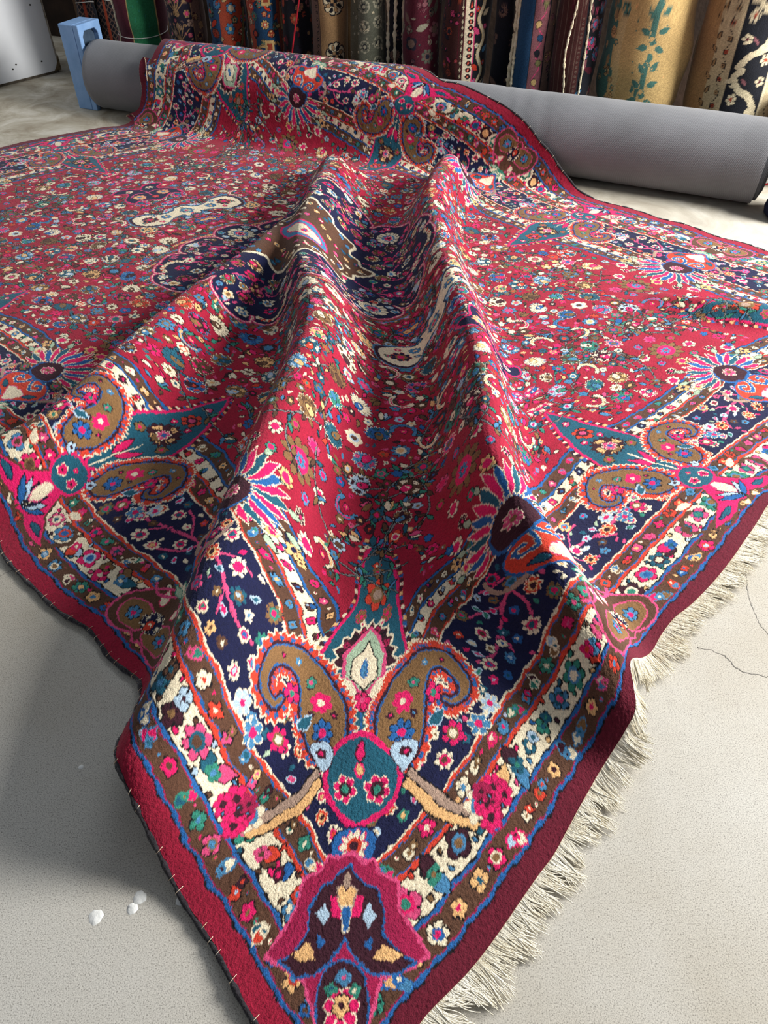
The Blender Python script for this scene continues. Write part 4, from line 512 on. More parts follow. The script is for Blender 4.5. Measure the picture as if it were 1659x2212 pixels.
# ---- paisley
def paisley(f,s,k=1.,dy=0.,dx=0.):
    S=[(.078,.285,.040),(.082,.315,.048),(.088,.345,.046),(.10,.375,.038),(.118,.40,.031),(.145,.418,.025),(.175,.418,.021),(.20,.40,.018),(.212,.37,.015),(.205,.345,.012),(.185,.335,.010),(.170,.345,.009)]
    S=np.array(S);S[:,0]=dx+S[:,0]*k;S[:,1]=dy+.26+(S[:,1]-.26)*k;S[:,2]*=k
    P=cr(S,8,False);Q=np.array([f.p(s*x,y) for x,y,_ in P]);Rr=P[:,2]*f.k
    al=np.r_[0,np.cumsum(np.linalg.norm(np.diff(Q,axis=0),axis=1))]
    m=.08*k;w=win(Q[:,0].min()-m,Q[:,0].max()+m,Q[:,1].min()-m,Q[:,1].max()+m)
    if w is None:return
    I,J,A,B=w;best=np.full(A.shape,9.);ang=np.zeros(A.shape)
    for (x,y),r,a in zip(Q,Rr,al):
        d=np.hypot(A-x,B-y)-r;mm=d<best;best=np.where(mm,d,best);ang=np.where(mm,a+np.arctan2(B-y,A-x)*r,ang)
    C=CV[I,J];kk=k
    teeth=np.sin(ang*2*np.pi/(.0125*kk))
    C[best<(.0175+.0035*teeth)*kk]=PAL['ivory'];C[best<(.0135+.0035*teeth)*kk]=PAL['orange']
    C[(best<.0085*kk)]=PAL['orange'];C[(np.abs(best-.0055*kk)<.0032*kk)&(np.sin(ang*2*np.pi/(.02*kk)+1)>.35)]=PAL['blue']
    C[best<.0015*kk]=PAL['dark'];C[best<-.0035*kk]=PAL['blue'];C[best<-.006*kk]=PAL['tan']
    u=lambda x,y:(s*(dx+x*k),dy+.26+(y-.26)*k)
    flower(*u(.084,.30),.023*k,'blue','pink',7,f=f);flower(*u(.088,.352),.020*k,'pink','ivory',6,'pink',f=f)
    flower(*u(.062,.33),.008*k,'dark','pink',5,None,f=f);flower(*u(.108,.33),.008*k,'dark','steel',5,None,f=f)
    flower(*u(.112,.385),.011*k,'green','rose',5,'dark',f=f);flower(*u(.145,.417),.008*k,'steel','ivory',5,None,f=f);flower(*u(.18,.415),.006*k,'dark','pink',5,None,f=f)
    # bits inside the curl and outside
    flower(*u(.150,.36),.017*k,'pink','green',5,'navy',f=f);leaf(*u(.135,.30),.04*k,.8,'teal','sky',f,.5)
    flower(*u(.175,.285),.021*k,'pink','ivory',6,'navy',f=f,mid='tan');flower(*u(.225,.29),.02*k,'steel','pink',6,'ivory',f=f);flower(*u(.252,.325),.018*k,'sky','pink',6,'ivory',f=f)
def spike(f,y0,yw,y1,w,k=1.):
    P=[(0,y0),(w*.35,y0+(yw-y0)*.3),(w,yw),(w*.93,yw+(y1-yw)*.2),(w*.62,yw+(y1-yw)*.48),(w*.28,yw+(y1-yw)*.78),(0,y1)]
    P=P+[(-x,y) for x,y in P[-2:0:-1]]
    out=[(x*1.0+np.sign(x)*.012*k,y+(.02 if y==y1 else 0)) for x,y in P];o2=cr(out,8)
    poly(P,'teal','pink',.006*k,f)
    # dashes outside the edge
    n=26
    for sd in (-1,1):
        for i in range(n):
            t=i/n;y=yw+(y1-yw)*t;x=w*np.interp(t,[0,.2,.48,.78,1],[1,.93,.62,.28,0])+.013*k
            poly([(sd*(x-.005*k),y),(sd*(x+.006*k),y),(sd*(x+.005*k),y+(y1-yw)/n*.8),(sd*(x-.006*k),y+(y1-yw)/n*.8)],['peach','dark','ivory','dark','blue'][i%5],None,f=f)
def pair(f):
    spike(f,.262,.44,.72,.085)
    leaf(-.005,.34,.07,1.9,'pink','dark',f,.3);leaf(.005,.34,.07,1.24,'pink','dark',f,.3);line([(0,.27),(0,.42)],'ivory',.002,f)
    palmette(*f.p(0,.47),.05,'dark','tan','peach','dark',a=np.arctan2(*f.y[::-1]));flower(0,.475,.018,'rose','blue',7,'ivory',f=f)
    flower(-.05,.44,.015,'tan','pink',5,f=f);flower(.05,.44,.015,'tan','pink',5,f=f);flower(0,.565,.03,'orange','rose',6,f=f,mid='dark');flower(0,.63,.012,'rose','ivory',5,f=f);flower(.03,.53,.01,'pink','ivory',5,f=f);flower(-.03,.53,.01,'pink','ivory',5,f=f)
    for s in (-1,1): paisley(f,s)
    poly([(0,.272),(.028,.262),(.05,.235),(.045,.20),(.02,.18),(0,.176),(-.02,.18),(-.045,.20),(-.05,.235),(-.028,.262)],'teal','pink',.005,f,True)
    for s in (-1,1): flower(s*.022,.215,.014,'pink','dark',5,'ivory',f=f);flower(s*.055,.255,.013,'sky','dark',5,f=f)
    flower(0,.245,.008,'pink','peach',4,None,f=f)
for f in FANS: fan(f)
for f in PAIRS: pair(f)
# ---- the corner
def corner(f):
    spike(f,.60,.80,1.165,.115,1.25)
    line([(0,.60),(0,.70)],'blue',.0025,f)
    for s in (-1,1): leaf(0,.665,.085,1.57-s*.75,'pink','dark',f,.3)
    w=[(-.085,.735),(-.06,.725),(-.035,.70),(0,.73),(.035,.70),(.06,.725),(.085,.735)]
    n=22
    P=[]
    for i in range(n+1):
        a=-.35+ (np.pi+.7)*i/n;r=.088 if i%2 else .072;P.append((r*np.cos(a),.795+r*1.12*np.sin(a)))
    poly(P,'dark','ivory',.004,f)
    for i in range(9):
        a=.1+i*.37;flower(.066*np.cos(a),.795+.075*np.sin(a),.010,['black','crim'][i%2],'dark',4,None,f=f)
    poly([(0,.705),(.045,.745),(.055,.80),(.028,.845),(0,.872),(-.028,.845),(-.055,.80),(-.045,.745)],'pale','rose',.007,f)
    poly([(0,.715),(.03,.75),(.034,.79),(.012,.815),(0,.84),(-.012,.815),(-.034,.79),(-.03,.75)],'ivory','black',.0025,f);leaf(0,.745,.05,1.57,'steel','blue',f,.3)
    poly([(-.09,.735),(-.05,.70),(-.015,.695),(-.025,.735),(-.06,.745)],'ivory','rose',.003,f,True);poly([(.09,.735),(.05,.70),(.015,.695),(.025,.735),(.06,.745)],'ivory','rose',.003,f,True)
    flower(0,.69,.02,'pink','rose',5,'dark',f=f)
    for s in (-1,1): flower(s*.05,.905,.02,'tan','pink',6,'pink',f=f);flower(s*.035,.885,.01,'ivory','pink',4,None,f=f)
    flower(0,.965,.047,'orange','taupe',6,'dark',f=f,mid='tan');flower(0,1.055,.014,'orange','ivory',5,'dark',f=f);flower(0,1.03,.02,'tan','pink',6,'dark',f=f)
    for s in (-1,1): paisley(f,s,1.22,.308,-.012)
    poly([(0,.615),(.035,.60),(.07,.565),(.082,.525),(.06,.475),(.025,.452),(0,.446),(-.025,.452),(-.06,.475),(-.082,.525),(-.07,.565),(-.035,.60)],'teal','pink',.009,f,True)
    for s in (-1,1):
        flower(s*.036,.507,.027,'pink','green',6,'ivory',f=f,mid='dark');poly([(s*.065,.575),(s*.085,.60),(s*.12,.59),(s*.11,.56),(s*.09,.535)],'sky','dark',.002,f,True);flower(s*.095,.575,.013,'dark','pink',5,None,f=f)
        poly([(s*.105,.545),(s*.15,.50),(s*.20,.47),(s*.27,.455),(s*.275,.435),(s*.21,.44),(s*.14,.47),(s*.095,.52)],'taupe','black',.002,f)
        poly([(s*.10,.525),(s*.15,.475),(s*.20,.45),(s*.25,.432),(s*.24,.42),(s*.19,.435),(s*.135,.46),(s*.09,.51)],'peach','black',.002,f)
        flower(s*.245,.46,.03,'ivory','pink',6,'taupe',f=f,mid='steel')
    poly([(0,.565),(.01,.545),(0,.53),(-.01,.545)],'peach','pink',.003,f);leaf(0,.56,.045,1.57,'pink','dark',f,.45)
    poly([(0,.44),(.035,.43),(.05,.40),(.03,.37),(0,.355),(-.03,.37),(-.05,.40),(-.035,.43)],'blue','navy',.003,f,True);flower(0,.405,.03,'ivory','dark',10,'pink',f=f,mid='orange')
    # crimson corner ground with aubergine palmette
    G=[(0,.395),(.03,.38),(.05,.385),(.065,.36),(.10,.345),(.105,.30),(.125,.27),(.15,.235),(.11,.215),(.07,.20),(.05,.15),(.03,.11),(0,.085)]
    G=G+[(-x,y) for x,y in G[-2:0:-1]];poly(G,'crim','rose',.0045,f)
    G=[(0,.375),(.035,.345),(.06,.335),(.075,.30),(.07,.265),(.10,.235),(.125,.225),(.09,.205),(.05,.205),(.025,.225),(0,.262)]
    G=G+[(-x,y) for x,y in G[-2:0:-1]];poly(G,'dark','blue',.003,f)
    for s in (-1,1):
        poly([(s*.045,.315),(s*.06,.295),(s*.045,.275),(s*.035,.295)],'sky',None,f=f);poly([(s*.05,.225),(s*.085,.222),(s*.105,.235),(s*.07,.25)],'peach','dark',.002,f);poly([(s*.035,.25),(s*.055,.262),(s*.05,.24)],'blue',None,f=f)
        poly([(s*.01,.325),(s*.035,.325),(s*.03,.29),(s*.005,.285)],'pink','dark',.002,f)
    poly([(-.02,.335),(0,.345),(.02,.335),(.012,.305),(-.012,.305)],'peach','taupe',.003,f);poly([(-.011,.305),(.011,.305),(.006,.27),(-.006,.27)],'blue','ivory',.002,f);leaf(0,.335,.03,1.57,'taupe','dark',f,.6)
    poly([(0,.228),(.03,.21),(.045,.17),(.04,.13),(.02,.095),(0,.075),(-.02,.095),(-.04,.13),(-.045,.17),(-.03,.21)],'dark','blue',.003,f,True)
    flower(0,.20,.014,'steel','rose',4,'dark',f=f);flower(0,.155,.031,'pink','peach',7,'ivory',f=f);flower(0,.16,.016,'peach','dark',5,'black',f=f);flower(-.02,.182,.011,'green','teal',4,None,f=f);flower(.02,.182,.011,'green','ivory',4,None,f=f);flower(-.008,.118,.014,'pink','rose',5,'dark',f=f);flower(.02,.12,.008,'rose','dark',5,'dark',f=f)
corner(COR)
# pink flower clusters on the ivory band beside the corner
for fn in (SU[0][1],SU[1][1]):
    for dt,dd,r,c in [(0,0,.030,'pink'),(.028,.014,.024,'pink'),(-.012,-.018,.022,'pink'),(.035,-.012,.02,'pink'),(.005,.026,.018,'crim')]:
        flower(*fn(.515+dt,.139+dd),r,c,'dark',6,'crim')
    for dt,dd in [(.01,.01),(.02,-.02),(-.01,.015)]: flower(*fn(.515+dt,.139+dd),.007,'dark','steel',4,None)
# ---- medallion, pendants, anchors
MC=Fr((QA,QB),(-1,0),(0,-1))
tips=[(0,.51),(.215,.475),(.42,.40),(.545,.25),(.60,0)];cus=[(.10,.425),(.30,.395),(.47,.31),(.50,.115)]
q=[]
def lobe(a,t,b):
    a,t,b=map(np.array,(a,t,b));m=(a+b)/2;v=t-m
    return [a,a+v*.5,m+v*.9+(a-m)*.6,t,m+v*.9+(b-m)*.6,b+v*.5]
L1=[]
c_all=[(-.10,.425)]+cus+[(.50,-.115)]
for i,t in enumerate(tips): L1+=[tuple(x) for x in lobe(c_all[i],t,c_all[i+1])]
L1=[p for p in L1]
full=[p for p in L1 if p[0]>=-1e-6 and p[1]>=-1e-6]
quad=full
ring=quad+[(x,-y) for x,y in quad[::-1]]+[(-x,-y) for x,y in quad]+[(-x,y) for x,y in quad[::-1]]
ring=[ring[0]]+[b for a,b in zip(ring[:-1],ring[1:]) if abs(a[0]-b[0])+abs(a[1]-b[1])>1e-5]
# field flowers first
fs=[]
def free(p,r):
    return all((p[0]-q[0])**2+(p[1]-q[1])**2>(r+q[2])**2 for q in fs)
for f in FANS: fs.append((*f.p(0,.66),.17))
for f in PAIRS: fs.append((*f.p(0,.60),.10))
fs.append((*COR.p(0,.97),.15))
hold=len(fs)
occ=lambda x,y:(((QA-x)/.62)**2+((QB-y)/.53)**2<1.0)
def stems(n):
    for _ in range(n):
        x,y=rng.uniform(.6,QA),rng.uniform(.6,QB);a=rng.rand()*6.3;P=[(x,y)];b=rng.uniform(-.5,.5)
        for i in range(6): a+=b;x+=.05*np.cos(a);y+=.05*np.sin(a);P.append((x,y))
        if min(p[0] for p in P)<.56 or min(p[1] for p in P)<.56: continue
        line(P,'grey',.0017,ol='black')
        for i in (1,3,5):
            for s in (-1,1): leaf(*P[i],.035,a+s*1.2,rng.choice(['teal','green','tan','steel','brown']),'black',wd=.35)
stems(120)
for r,num in ((.040,160),(.030,420),(.022,1600),(.015,5000),(.009,14000)):
    for _ in range(num):
        x,y=rng.uniform(.555+r,QA),rng.uniform(.555+r,QB)
        if occ(x,y) or not free((x,y),r*1.06+.001): continue
        fs.append((x,y,r) if 0 else (x,y,r));
        q_=rng.rand();a=rng.rand()*6.3
        if r>=.04: palmette(x,y,r,rc('red'),rc(),rc(),rng.choice(['ivory','black','ivory','steel']),a)
        elif r>=.03:
            if q_<.45: flower(x,y,r*.95,rng.choice(['ivory','steel','tan','rose','ivory','dark']),rc(),rng.choice([6,8,9]),'black' if q_<.3 else 'ivory',mid=rc())
            elif q_<.8: palmette(x,y,r,rc(),rc(),rc(),'ivory',a,n=7)
            else:
                t=np.linspace(0,1,8);P=[(x+r*1.1*np.cos(a+3.6*(k-.5)),y+r*1.1*np.sin(a+3.6*(k-.5))) for k in t]
                line(P,'ivory' if q_<.9 else 'steel',.006,ol='black');line(P[1:-1],rng.choice(['blue','peach','pink']),.002);flower(x,y,r*.35,'pink','peach',5)
        elif r>=.022:
            if q_<.6: flower(x,y,r,rc('crim'),rc(),rng.choice([5,6,7]),'black',mid=rc() if q_<.3 else None)
            else:
                for k in (-1,0,1): leaf(x-r*.9*np.cos(a),y-r*.9*np.sin(a),r*1.9,a+k*.45,rc(),'black',wd=.42)
        elif r>=.015:
            if q_<.5: flower(x,y,r,rc(),rc(),5,'black')
            else: leaf(x-r*np.cos(a),y-r*np.sin(a),r*2,a,rc('dark'),'black',wd=.5,curve=.15)
        else:
            c_=rng.choice(['brown','teal','tan','green','dark','peach','ivory','steel','pink','rose'])
            if q_<.4: flower(x,y,r,c_,rc(),4,None)
            else: leaf(x-r*1.3*np.cos(a),y-r*1.3*np.sin(a),r*2.6,a,c_,'black' if q_<.8 else None,wd=.4)
def medallion():
    R=[(x*1.035,y*1.035) for x,y in ring]
    P=MC.pts(cr(ring,4));I,J,A,B=win(QA-.68,QA+.01,QB-.6,QB+.01);d=segd(P,A,B);ins=inside(P,A,B);C=CV[I,J]
    # speckled halo
    h=(d<.03)&~ins;cell=((np.floor(A/.012)*7+np.floor(B/.012)*13).astype(int)%7)
    for k,c in enumerate(['tan','steel','brown','brown','peach','teal','brown']): C[h&(cell==k)&(np.hypot((A/.012)%1-.5,(B/.012)%1-.5)<.42)]=PAL[c]
    C[ins]=PAL['navy'];C[d<.006]=PAL['rose'];C[(d<.0025)&ins]=PAL['ivory'];C[(np.abs(d-.006)<.0012)]=PAL['crim']
    ms=[]
    for s1 in (1,):
        for tx,ty in tips[1:4]: line([(tx*.45,ty*.45),(tx*.6,ty*.68),(tx*.85,ty*.82)],'rose',.0032,MC);line([(tx*.6,ty*.6),(tx*.8,ty*.5)],'rose',.0026,MC)
    for t,(fr_) in [((0,.425),0),((.50,0),0)]:
        flower(*t,.052,'ivory','pink',12,'black',f=MC,mid='steel',depth=.15);flower(*t,.02,'pink','dark',7,'ivory',f=MC)
    for i in range(9):
        a=.1+i*.3;flower(.40+.055*np.cos(a),.315+.055*np.sin(a),.011,'ivory','peach',5,'black',f=MC)
    flower(.39,.30,.026,'pink','steel',7,'dark',f=MC,mid='dark')
    leaf(.19,.42,.07,.5,'sky','ivory',MC,.5);leaf(.49,.20,.06,.8,'sky','rose',MC,.5)
    for r,num in ((.03,300),(.022,900),(.014,1800),(.009,2500)):
        for _ in range(num):
            x,y=rng.uniform(0,.56),rng.uniform(0,.48);p=MC.p(x,y)
            if (x/.29)**2+(y/.26)**2<1.2: continue
            iA=int((p[0]-I.start*CR)/CR) ;jA=int((p[1]-J.start*CR)/CR)
            if iA<0 or jA<0 or iA>=ins.shape[0] or jA>=ins.shape[1] or not ins[iA,jA] or d[iA,jA]<r+.008: continue
            if not all(np.hypot(x-q[0],y-q[1])>r+q[2]+.003 for q in ms): continue
            if any(np.hypot(x-tx,y-ty)<.055+r for tx,ty in ((0,.425),(.5,0),(.40,.315))): continue
            ms.append((x,y,r));q_=rng.rand();a=rng.rand()*6.3
            if r>=.03: palmette(*p,r,rng.choice(['dark','brown','tan']),rng.choice(['pink','rose']),rc(),rng.choice(['ivory','rose','ivory']),a,n=8)
            elif r>=.022: flower(*p,r,rng.choice(['ivory','steel','pink','ivory']),rc(),rng.choice([5,6,7]),'black',mid=rc())
            elif r>=.014: flower(*p,r,rc('navy','dark'),rc(),5,'rose' if q_<.4 else 'ivory' if q_<.6 else None)
            else: leaf(*p,.024,a,rng.choice(['pink','rose','teal','ivory','orange']),None,wd=.4)
    S=[(0,.265),(.045,.20),(.10,.205),(.13,.185),(.215,.20),(.215,.13),(.235,.09),(.225,.05),(.30,0)]
    S=S+[(x,-y) for x,y in S[-2::-1]];S=S+[(-x,y) for x,y in S[-2:0:-1]]
    poly(S,'brown','ivory',.009,MC,True)
    for sx,sy in ((1,1),):
        for t in ((.13,.14),(.06,.16),(.18,.06),(.20,.12),(.10,.09),(.03,.20),(.24,.02),(.14,.05),(.16,.10),(.09,.13),(.12,.02),(.21,.07),(.18,.16),(.09,.18),(.02,.165)): flower(*t,.0125,rc('brown','dark'),rc(),5,'dark',f=MC)
        leaf(.02,.235,.05,-.5,'pink','green',MC,.4);leaf(.16,.16,.04,.8,'ivory',None,MC,.3);line([(.05,.18),(.09,.15),(.08,.11)],'ivory',.003,MC)
    poly([(0,.13),(.035,.10),(.055,.04),(.06,0),(.055,-.04),(.035,-.10),(0,-.13),(-.035,-.10),(-.055,-.04),(-.06,0),(-.055,.04),(-.035,.10)],'steel','pink',.006,MC,True)
    poly([(0,.10),(.025,.06),(.03,0),(.025,-.06),(0,-.10),(-.025,-.06),(-.03,0),(-.025,.06)],'ivory','pink',.004,MC,True);flower(0,0,.015,'pink','blue',6,'dark',f=MC)
medallion()
def pendant(f):
    P=[(0,.045),(.03,.055),(.045,.03),(.10,.045),(.16,.075),(.225,.055),(.25,.0),(.225,-.055),(.16,-.06),(.10,-.03),(.045,-.03),(.03,-.055),(0,-.06)]
    P=P+[(-x,y) for x,y in P[-2:0:-1]]
    poly([(x*1.06,y*1.15) for x,y in P],'dark','steel',.004,f,True);poly(P,'ivory','navy',.0035,f,True)
    for s in (-1,1):
        flower(s*.18,0,.034,'navy','pink',8,'orange',f=f,mid='tan');flower(s*.11,.005,.022,'steel','peach',8,'navy',f=f);flower(s*.15,.045,.011,'pink','ivory',5,'brown',f=f);flower(s*.215,.02,.01,'green','pink',4,'brown',f=f);flower(s*.14,-.035,.01,'steel','ivory',4,'brown',f=f)
    flower(0,0,.03,'steel','pink',7,'navy',f=f,mid='pale');flower(0,.04,.008,'pink','ivory',4,None,f=f);flower(0,-.042,.008,'tan','ivory',4,None,f=f)
def anchor(f):
    P=[(0,.05),(.035,.085),(.085,.10),(.12,.075),(.085,.05),(.075,.02),(.10,-.01),(.13,-.05),(.12,-.10),(.075,-.085),(.03,-.115),(0,-.13)]
    P=P+[(-x,y) for x,y in P[-2:0:-1]];poly([(x*1.07,y*1.07) for x,y in P],'rose','teal',.003,f,True);poly(P,'navy','pink',.005,f,True)
    line([(0,-.1),(0,.04)],'rose',.003,f)
    for s in (-1,1): flower(s*.06,-.05,.028,'peach','steel',8,'rose',f=f);flower(s*.05,.05,.018,'ivory','pink',6,'dark',f=f);line([(0,-.02),(s*.05,0),(s*.09,-.03)],'rose',.003,f)
    flower(0,-.085,.016,'orange','rose',6,f=f)
pendant(Fr((QA,QB-.77),(1,0),(0,1)));anchor(Fr((QA,QB-1.10),(1,0),(0,-1)))


# ---------------------------------------------------------------- room
def P2(t,n,z=0): q=np.array([0,TY0,0])+t*ax+n*an;q[2]=z;return q
ANG=math.atan2(ax[1],ax[0])
def concrete():
    m,nt,b=nodes('concrete',.75);tc=N(nt,'ShaderNodeTexCoord');L=nt.links.new
    n1=N(nt,'ShaderNodeTexNoise',Scale=1.3,Detail=6.0,Roughness=.6);L(tc.outputs['Object'],n1.inputs['Vector'])
    base=ramp(nt,n1.outputs[0],[(.3,srgb(184,176,160)),(.52,srgb(200,195,184)),(.75,srgb(210,207,199))])
    n2=N(nt,'ShaderNodeTexNoise',Scale=430.,Detail=3.0,Roughness=.75);L(tc.outputs['Object'],n2.inputs['Vector'])
    sp=ramp(nt,n2.outputs[0],[(.34,(.32,.31,.30)),(.46,(.86,.86,.86)),(.62,(1.08,1.08,1.08))])
    mx=N(nt,'ShaderNodeMixRGB',blend_type='MULTIPLY');mx.inputs[0].default_value=1;L(base,mx.inputs[1]);L(sp,mx.inputs[2])
    n3=N(nt,'ShaderNodeTexNoise',Scale=4.,Detail=8.0,Roughness=.7,Distortion=.8);L(tc.outputs['Object'],n3.inputs['Vector'])
    # smoother, browner concrete towards the back of the shed
    sx=N(nt,'ShaderNodeSeparateXYZ');L(tc.outputs['Object'],sx.inputs[0])
    mr=N(nt,'ShaderNodeMapRange');mr.inputs['From Min'].default_value=2.6;mr.inputs['From Max'].default_value=3.8;L(sx.outputs['Y'],mr.inputs['Value'])
    old=ramp(nt,n3.outputs[0],[(.32,srgb(140,128,108)),(.5,srgb(176,168,150)),(.68,srgb(206,201,188))])
    mx2=N(nt,'ShaderNodeMixRGB');L(mr.outputs[0],mx2.inputs[0]);L(mx.outputs[0],mx2.inputs[1]);L(old,mx2.inputs[2])
    L(mx2.outputs[0],b.inputs['Base Color'])
    bp=N(nt,'ShaderNodeBump',Strength=.25,Distance=.002);L(n2.outputs[0],bp.inputs['Height']);L(bp.outputs[0],b.inputs['Normal'])
    return m
o=box('floor',(-6,7,-2,9,-.06,0),None,concrete());tag(o,kind='structure')
wl=noise_mat('white_paint',srgb(228,230,232),srgb(236,238,240),3,.5,.05)
e=empty('wall_left',(-2.16,5.60,0),math.atan2(-.36,-.29)-math.pi);e.rotation_euler[2]=math.atan2(.36,.29);tag(e,kind='structure')
# local x runs back along the panel foot towards the camera side
box('panel',(-3.2,-.012,0,.05,.015,2.4),e,wl,.003)
edge=noise_mat('worn_edge',srgb(118,104,82),srgb(206,200,186),30,.9,.5,50)
box('edge_strip',(-.012,.0,.002,.05,.01,2.4),e,edge)
box('toe_strip',(-3.2,-.012,.006,.05,0,.016),e,noise_mat('toe_grime',srgb(60,54,46),srgb(110,100,86),20,.9,.2))
chip=noise_mat('chipped_board',srgb(70,58,40),srgb(130,112,84),40,.95,.6)
V=[(-.05,-.002,.015),(.004,-.002,.015),(.004,-.002,.10),(-.008,-.002,.07),(-.03,-.002,.035)];V=V+[(x,.004,z) for x,y,z in V]
mesh('chipped_corner',V,[(0,1,2,3,4),(9,8,7,6,5)]+[(i,(i+1)%5+0,(i+1)%5+5,i+5) for i in range(5)],e,chip,False)
rngb=np.random.RandomState(3)
darkdot=noise_mat('paint_chip',srgb(30,26,24),srgb(60,54,48),30,.9,.2)
for px_,pz in ((-.12,.055),(-.30,.07),(-.33,.05),(-.09,.36),(-.20,.42)):
    a=np.linspace(0,2*np.pi,8,endpoint=False);r=.005;V=[(px_+r*np.cos(t)*1.3,-.0012,pz+.03+r*np.sin(t)) for t in a]+[(px_+r*np.cos(t)*1.3,.002,pz+.03+r*np.sin(t)) for t in a]
    mesh('paint_chip',V,[tuple(range(8)),tuple(range(15,7,-1))]+[(i,(i+1)%8,(i+1)%8+8,i+8) for i in range(8)],e,darkdot,False)
wd=noise_mat('dark_wood',srgb(34,26,22),srgb(62,46,36),6,.9,.4,30)
e=empty('wall_back',P2(0,1.25),ANG);tag(e,kind='structure');box('boards',(-5.5,5.5,0,.06,0,2.6),e,wd)
postm=noise_mat('timber',srgb(58,42,32),srgb(104,80,60),9,.85,.5,40)
for i,(t,n) in enumerate(((-2.32,.60),(-2.10,1.12),(-1.55,1.12))):
    e=empty('timber_post',P2(t,n),ANG+.2);box('post',(-.05,.05,-.035,.035,0,2.4),e,postm,.004);box('post_base',(-.065,.065,-.045,.045,0,.09),e,postm,.006)
    tag(e,['rough brown timber post right behind the edge of the white panel','dark timber post in the shadow behind the blue foam block','dark timber post in the shadow behind the green and red rolled rug'][i],'post')
# floor marks
paint=noise_mat('dried_paint',srgb(226,226,220),srgb(240,240,236),60,.6,.3)
def blob(px,py,r,i):
    c=unproj(px,py,0);a=np.linspace(0,2*np.pi,26,endpoint=False);rr=r*(1+.07*np.sin(3*a+i)+.05*np.sin(7*a+2*i))
    V=[(c[0],c[1],.0014)]+[(c[0]+.8*q*np.cos(t),c[1]+.8*q*np.sin(t),.0012) for q,t in zip(rr,a)]+[(c[0]+q*np.cos(t),c[1]+q*np.sin(t),.0001) for q,t in zip(rr,a)]
    F=[(0,1+k,1+(k+1)%26) for k in range(26)]+[(1+k,27+k,27+(k+1)%26,1+(k+1)%26) for k in range(26)]
    return mesh('paint_drip',V,F,None,paint)
for i,(px,py,r,lb) in enumerate(((207,1981,.0125,'white dried paint drop farthest left on the floor beside the rug'),(286,1963,.0095,'small white paint drop just below its larger neighbour, left of the rug'),(302,1939,.0115,'white paint drop nearest above the small one, left of the rug'),(391,1945,.009,'faint white paint drop half against the black rug edge'),(175,1657,.005,'tiny white paint fleck on the shaded floor left of the rug corner fold'))):
    tag(blob(px,py,r,i),lb,'paint spot','dried paint drops on the floor')
crk=noise_mat('crack',srgb(96,92,86),srgb(130,126,120),50,.95,.1)
def crack(pts,wid):
    P=np.array([unproj(x,y,0)[:2] for x,y in pts]);P=cr(P,10,False);P=P+rngb.normal(0,.0012,P.shape);V=[];F=[]
    for i,p in enumerate(P):
        t=P[min(i+1,len(P)-1)]-P[max(i-1,0)];t/=np.linalg.norm(t)+1e-9;nn=np.array([-t[1],t[0]]);w=wid*(.4+.8*rngb.rand())
        V+=[(*(p+nn*w),.0005),(*(p-nn*w),.0005)]
        if i:F.append((2*i-2,2*i-1,2*i+1,2*i))
    o=mesh('floor_crack_1',V,F,None,crk);tag(o,kind='structure')  # thin strip standing for a crack in the concrete, not a trim piece
crack([(1505,1398),(1560,1414),(1600,1448),(1659,1462)],.0009);crack([(1612,1230),(1618,1290),(1640,1345),(1670,1380)],.0007);crack([(0,1245),(25,1232),(55,1222)],.0006);crack([(0,330),(0,330),(30,300)],.0005)
# ---------------------------------------------------------------- the draped rug
dq=np.array(QNUM).reshape(2,67,90);Q=np.cumsum(np.cumsum(dq,axis=1),axis=2)/1250.
def crw(x,n):
    x=np.clip(x,0,n-1-1e-6);i=x.astype(int);t=x-i;M=np.zeros((len(x),n));r=np.arange(len(x))
    w=[(-t+2*t*t-t**3)/2,(2-5*t*t+3*t**3)/2,(t+4*t*t-3*t**3)/2,(-t*t+t**3)/2]
    for k in range(4): np.add.at(M,(r,np.clip(i-1+k,0,n-1)),w[k])
    return M
Q=np.stack([Q[0],Q[1]])
def smo(Z):
    Z=Z.copy();Z[:,1:-1,1:-1]=(Z[:,1:-1,1:-1]*4+Z[:,2:,1:-1]+Z[:,:-2,1:-1]+Z[:,1:-1,2:]+Z[:,1:-1,:-2])/8;return Z
Q=smo(smo(Q))
def rugpos(us,vs):
    Mu=crw(us/RUGW*66,67);Mv=crw(vs/RUGL*89,90);return surf(Mu@Q[0]@Mv.T,Mu@Q[1]@Mv.T)
def steps(L,a,b,x0,x1):
    o=[0.]
    while o[-1]<L: o.append(o[-1]+a+(b-a)*min(1,max(0,(o[-1]-x0)/(x1-x0))))
    o=np.array(o);return o*L/o[-1]
us=steps(RUGW,.0023,.0042,1.0,2.2);vs=steps(RUGL,.0023,.0045,1.0,2.4)
X=rugpos(us,vs)
U,Vv=np.meshgrid(us,vs,indexing='ij')
r2=np.random.RandomState(5)
# gentle hand-made unevenness of the cloth
X[...,2]+=.0022*(1+np.sin(U*9+Vv*5+np.sin(Vv*3)*2))*(1+np.sin(Vv*11-U*4))/2+.0012*(1+np.sin(U*31+np.sin(Vv*7)*2))*(1+np.sin(Vv*27+U*5))/2
jit=lambda s:r2.normal(0,s,U.shape)
uu=U+.0011*np.sin(U*310+Vv*130)+.0018*np.sin(Vv*71+U*13)+jit(.00045);vv=Vv+.0011*np.sin(Vv*290-U*150)+.0018*np.sin(U*67-Vv*19)+jit(.00045)
a_=np.clip(np.minimum(uu,RUGW-uu),0,QA);b_=np.clip(np.minimum(vv,RUGL-vv),0,QB)
col=CV[np.minimum((a_/CR+.5).astype(int),NA-1),np.minimum((b_/CR+.5).astype(int),NB-1)].astype(np.float32)
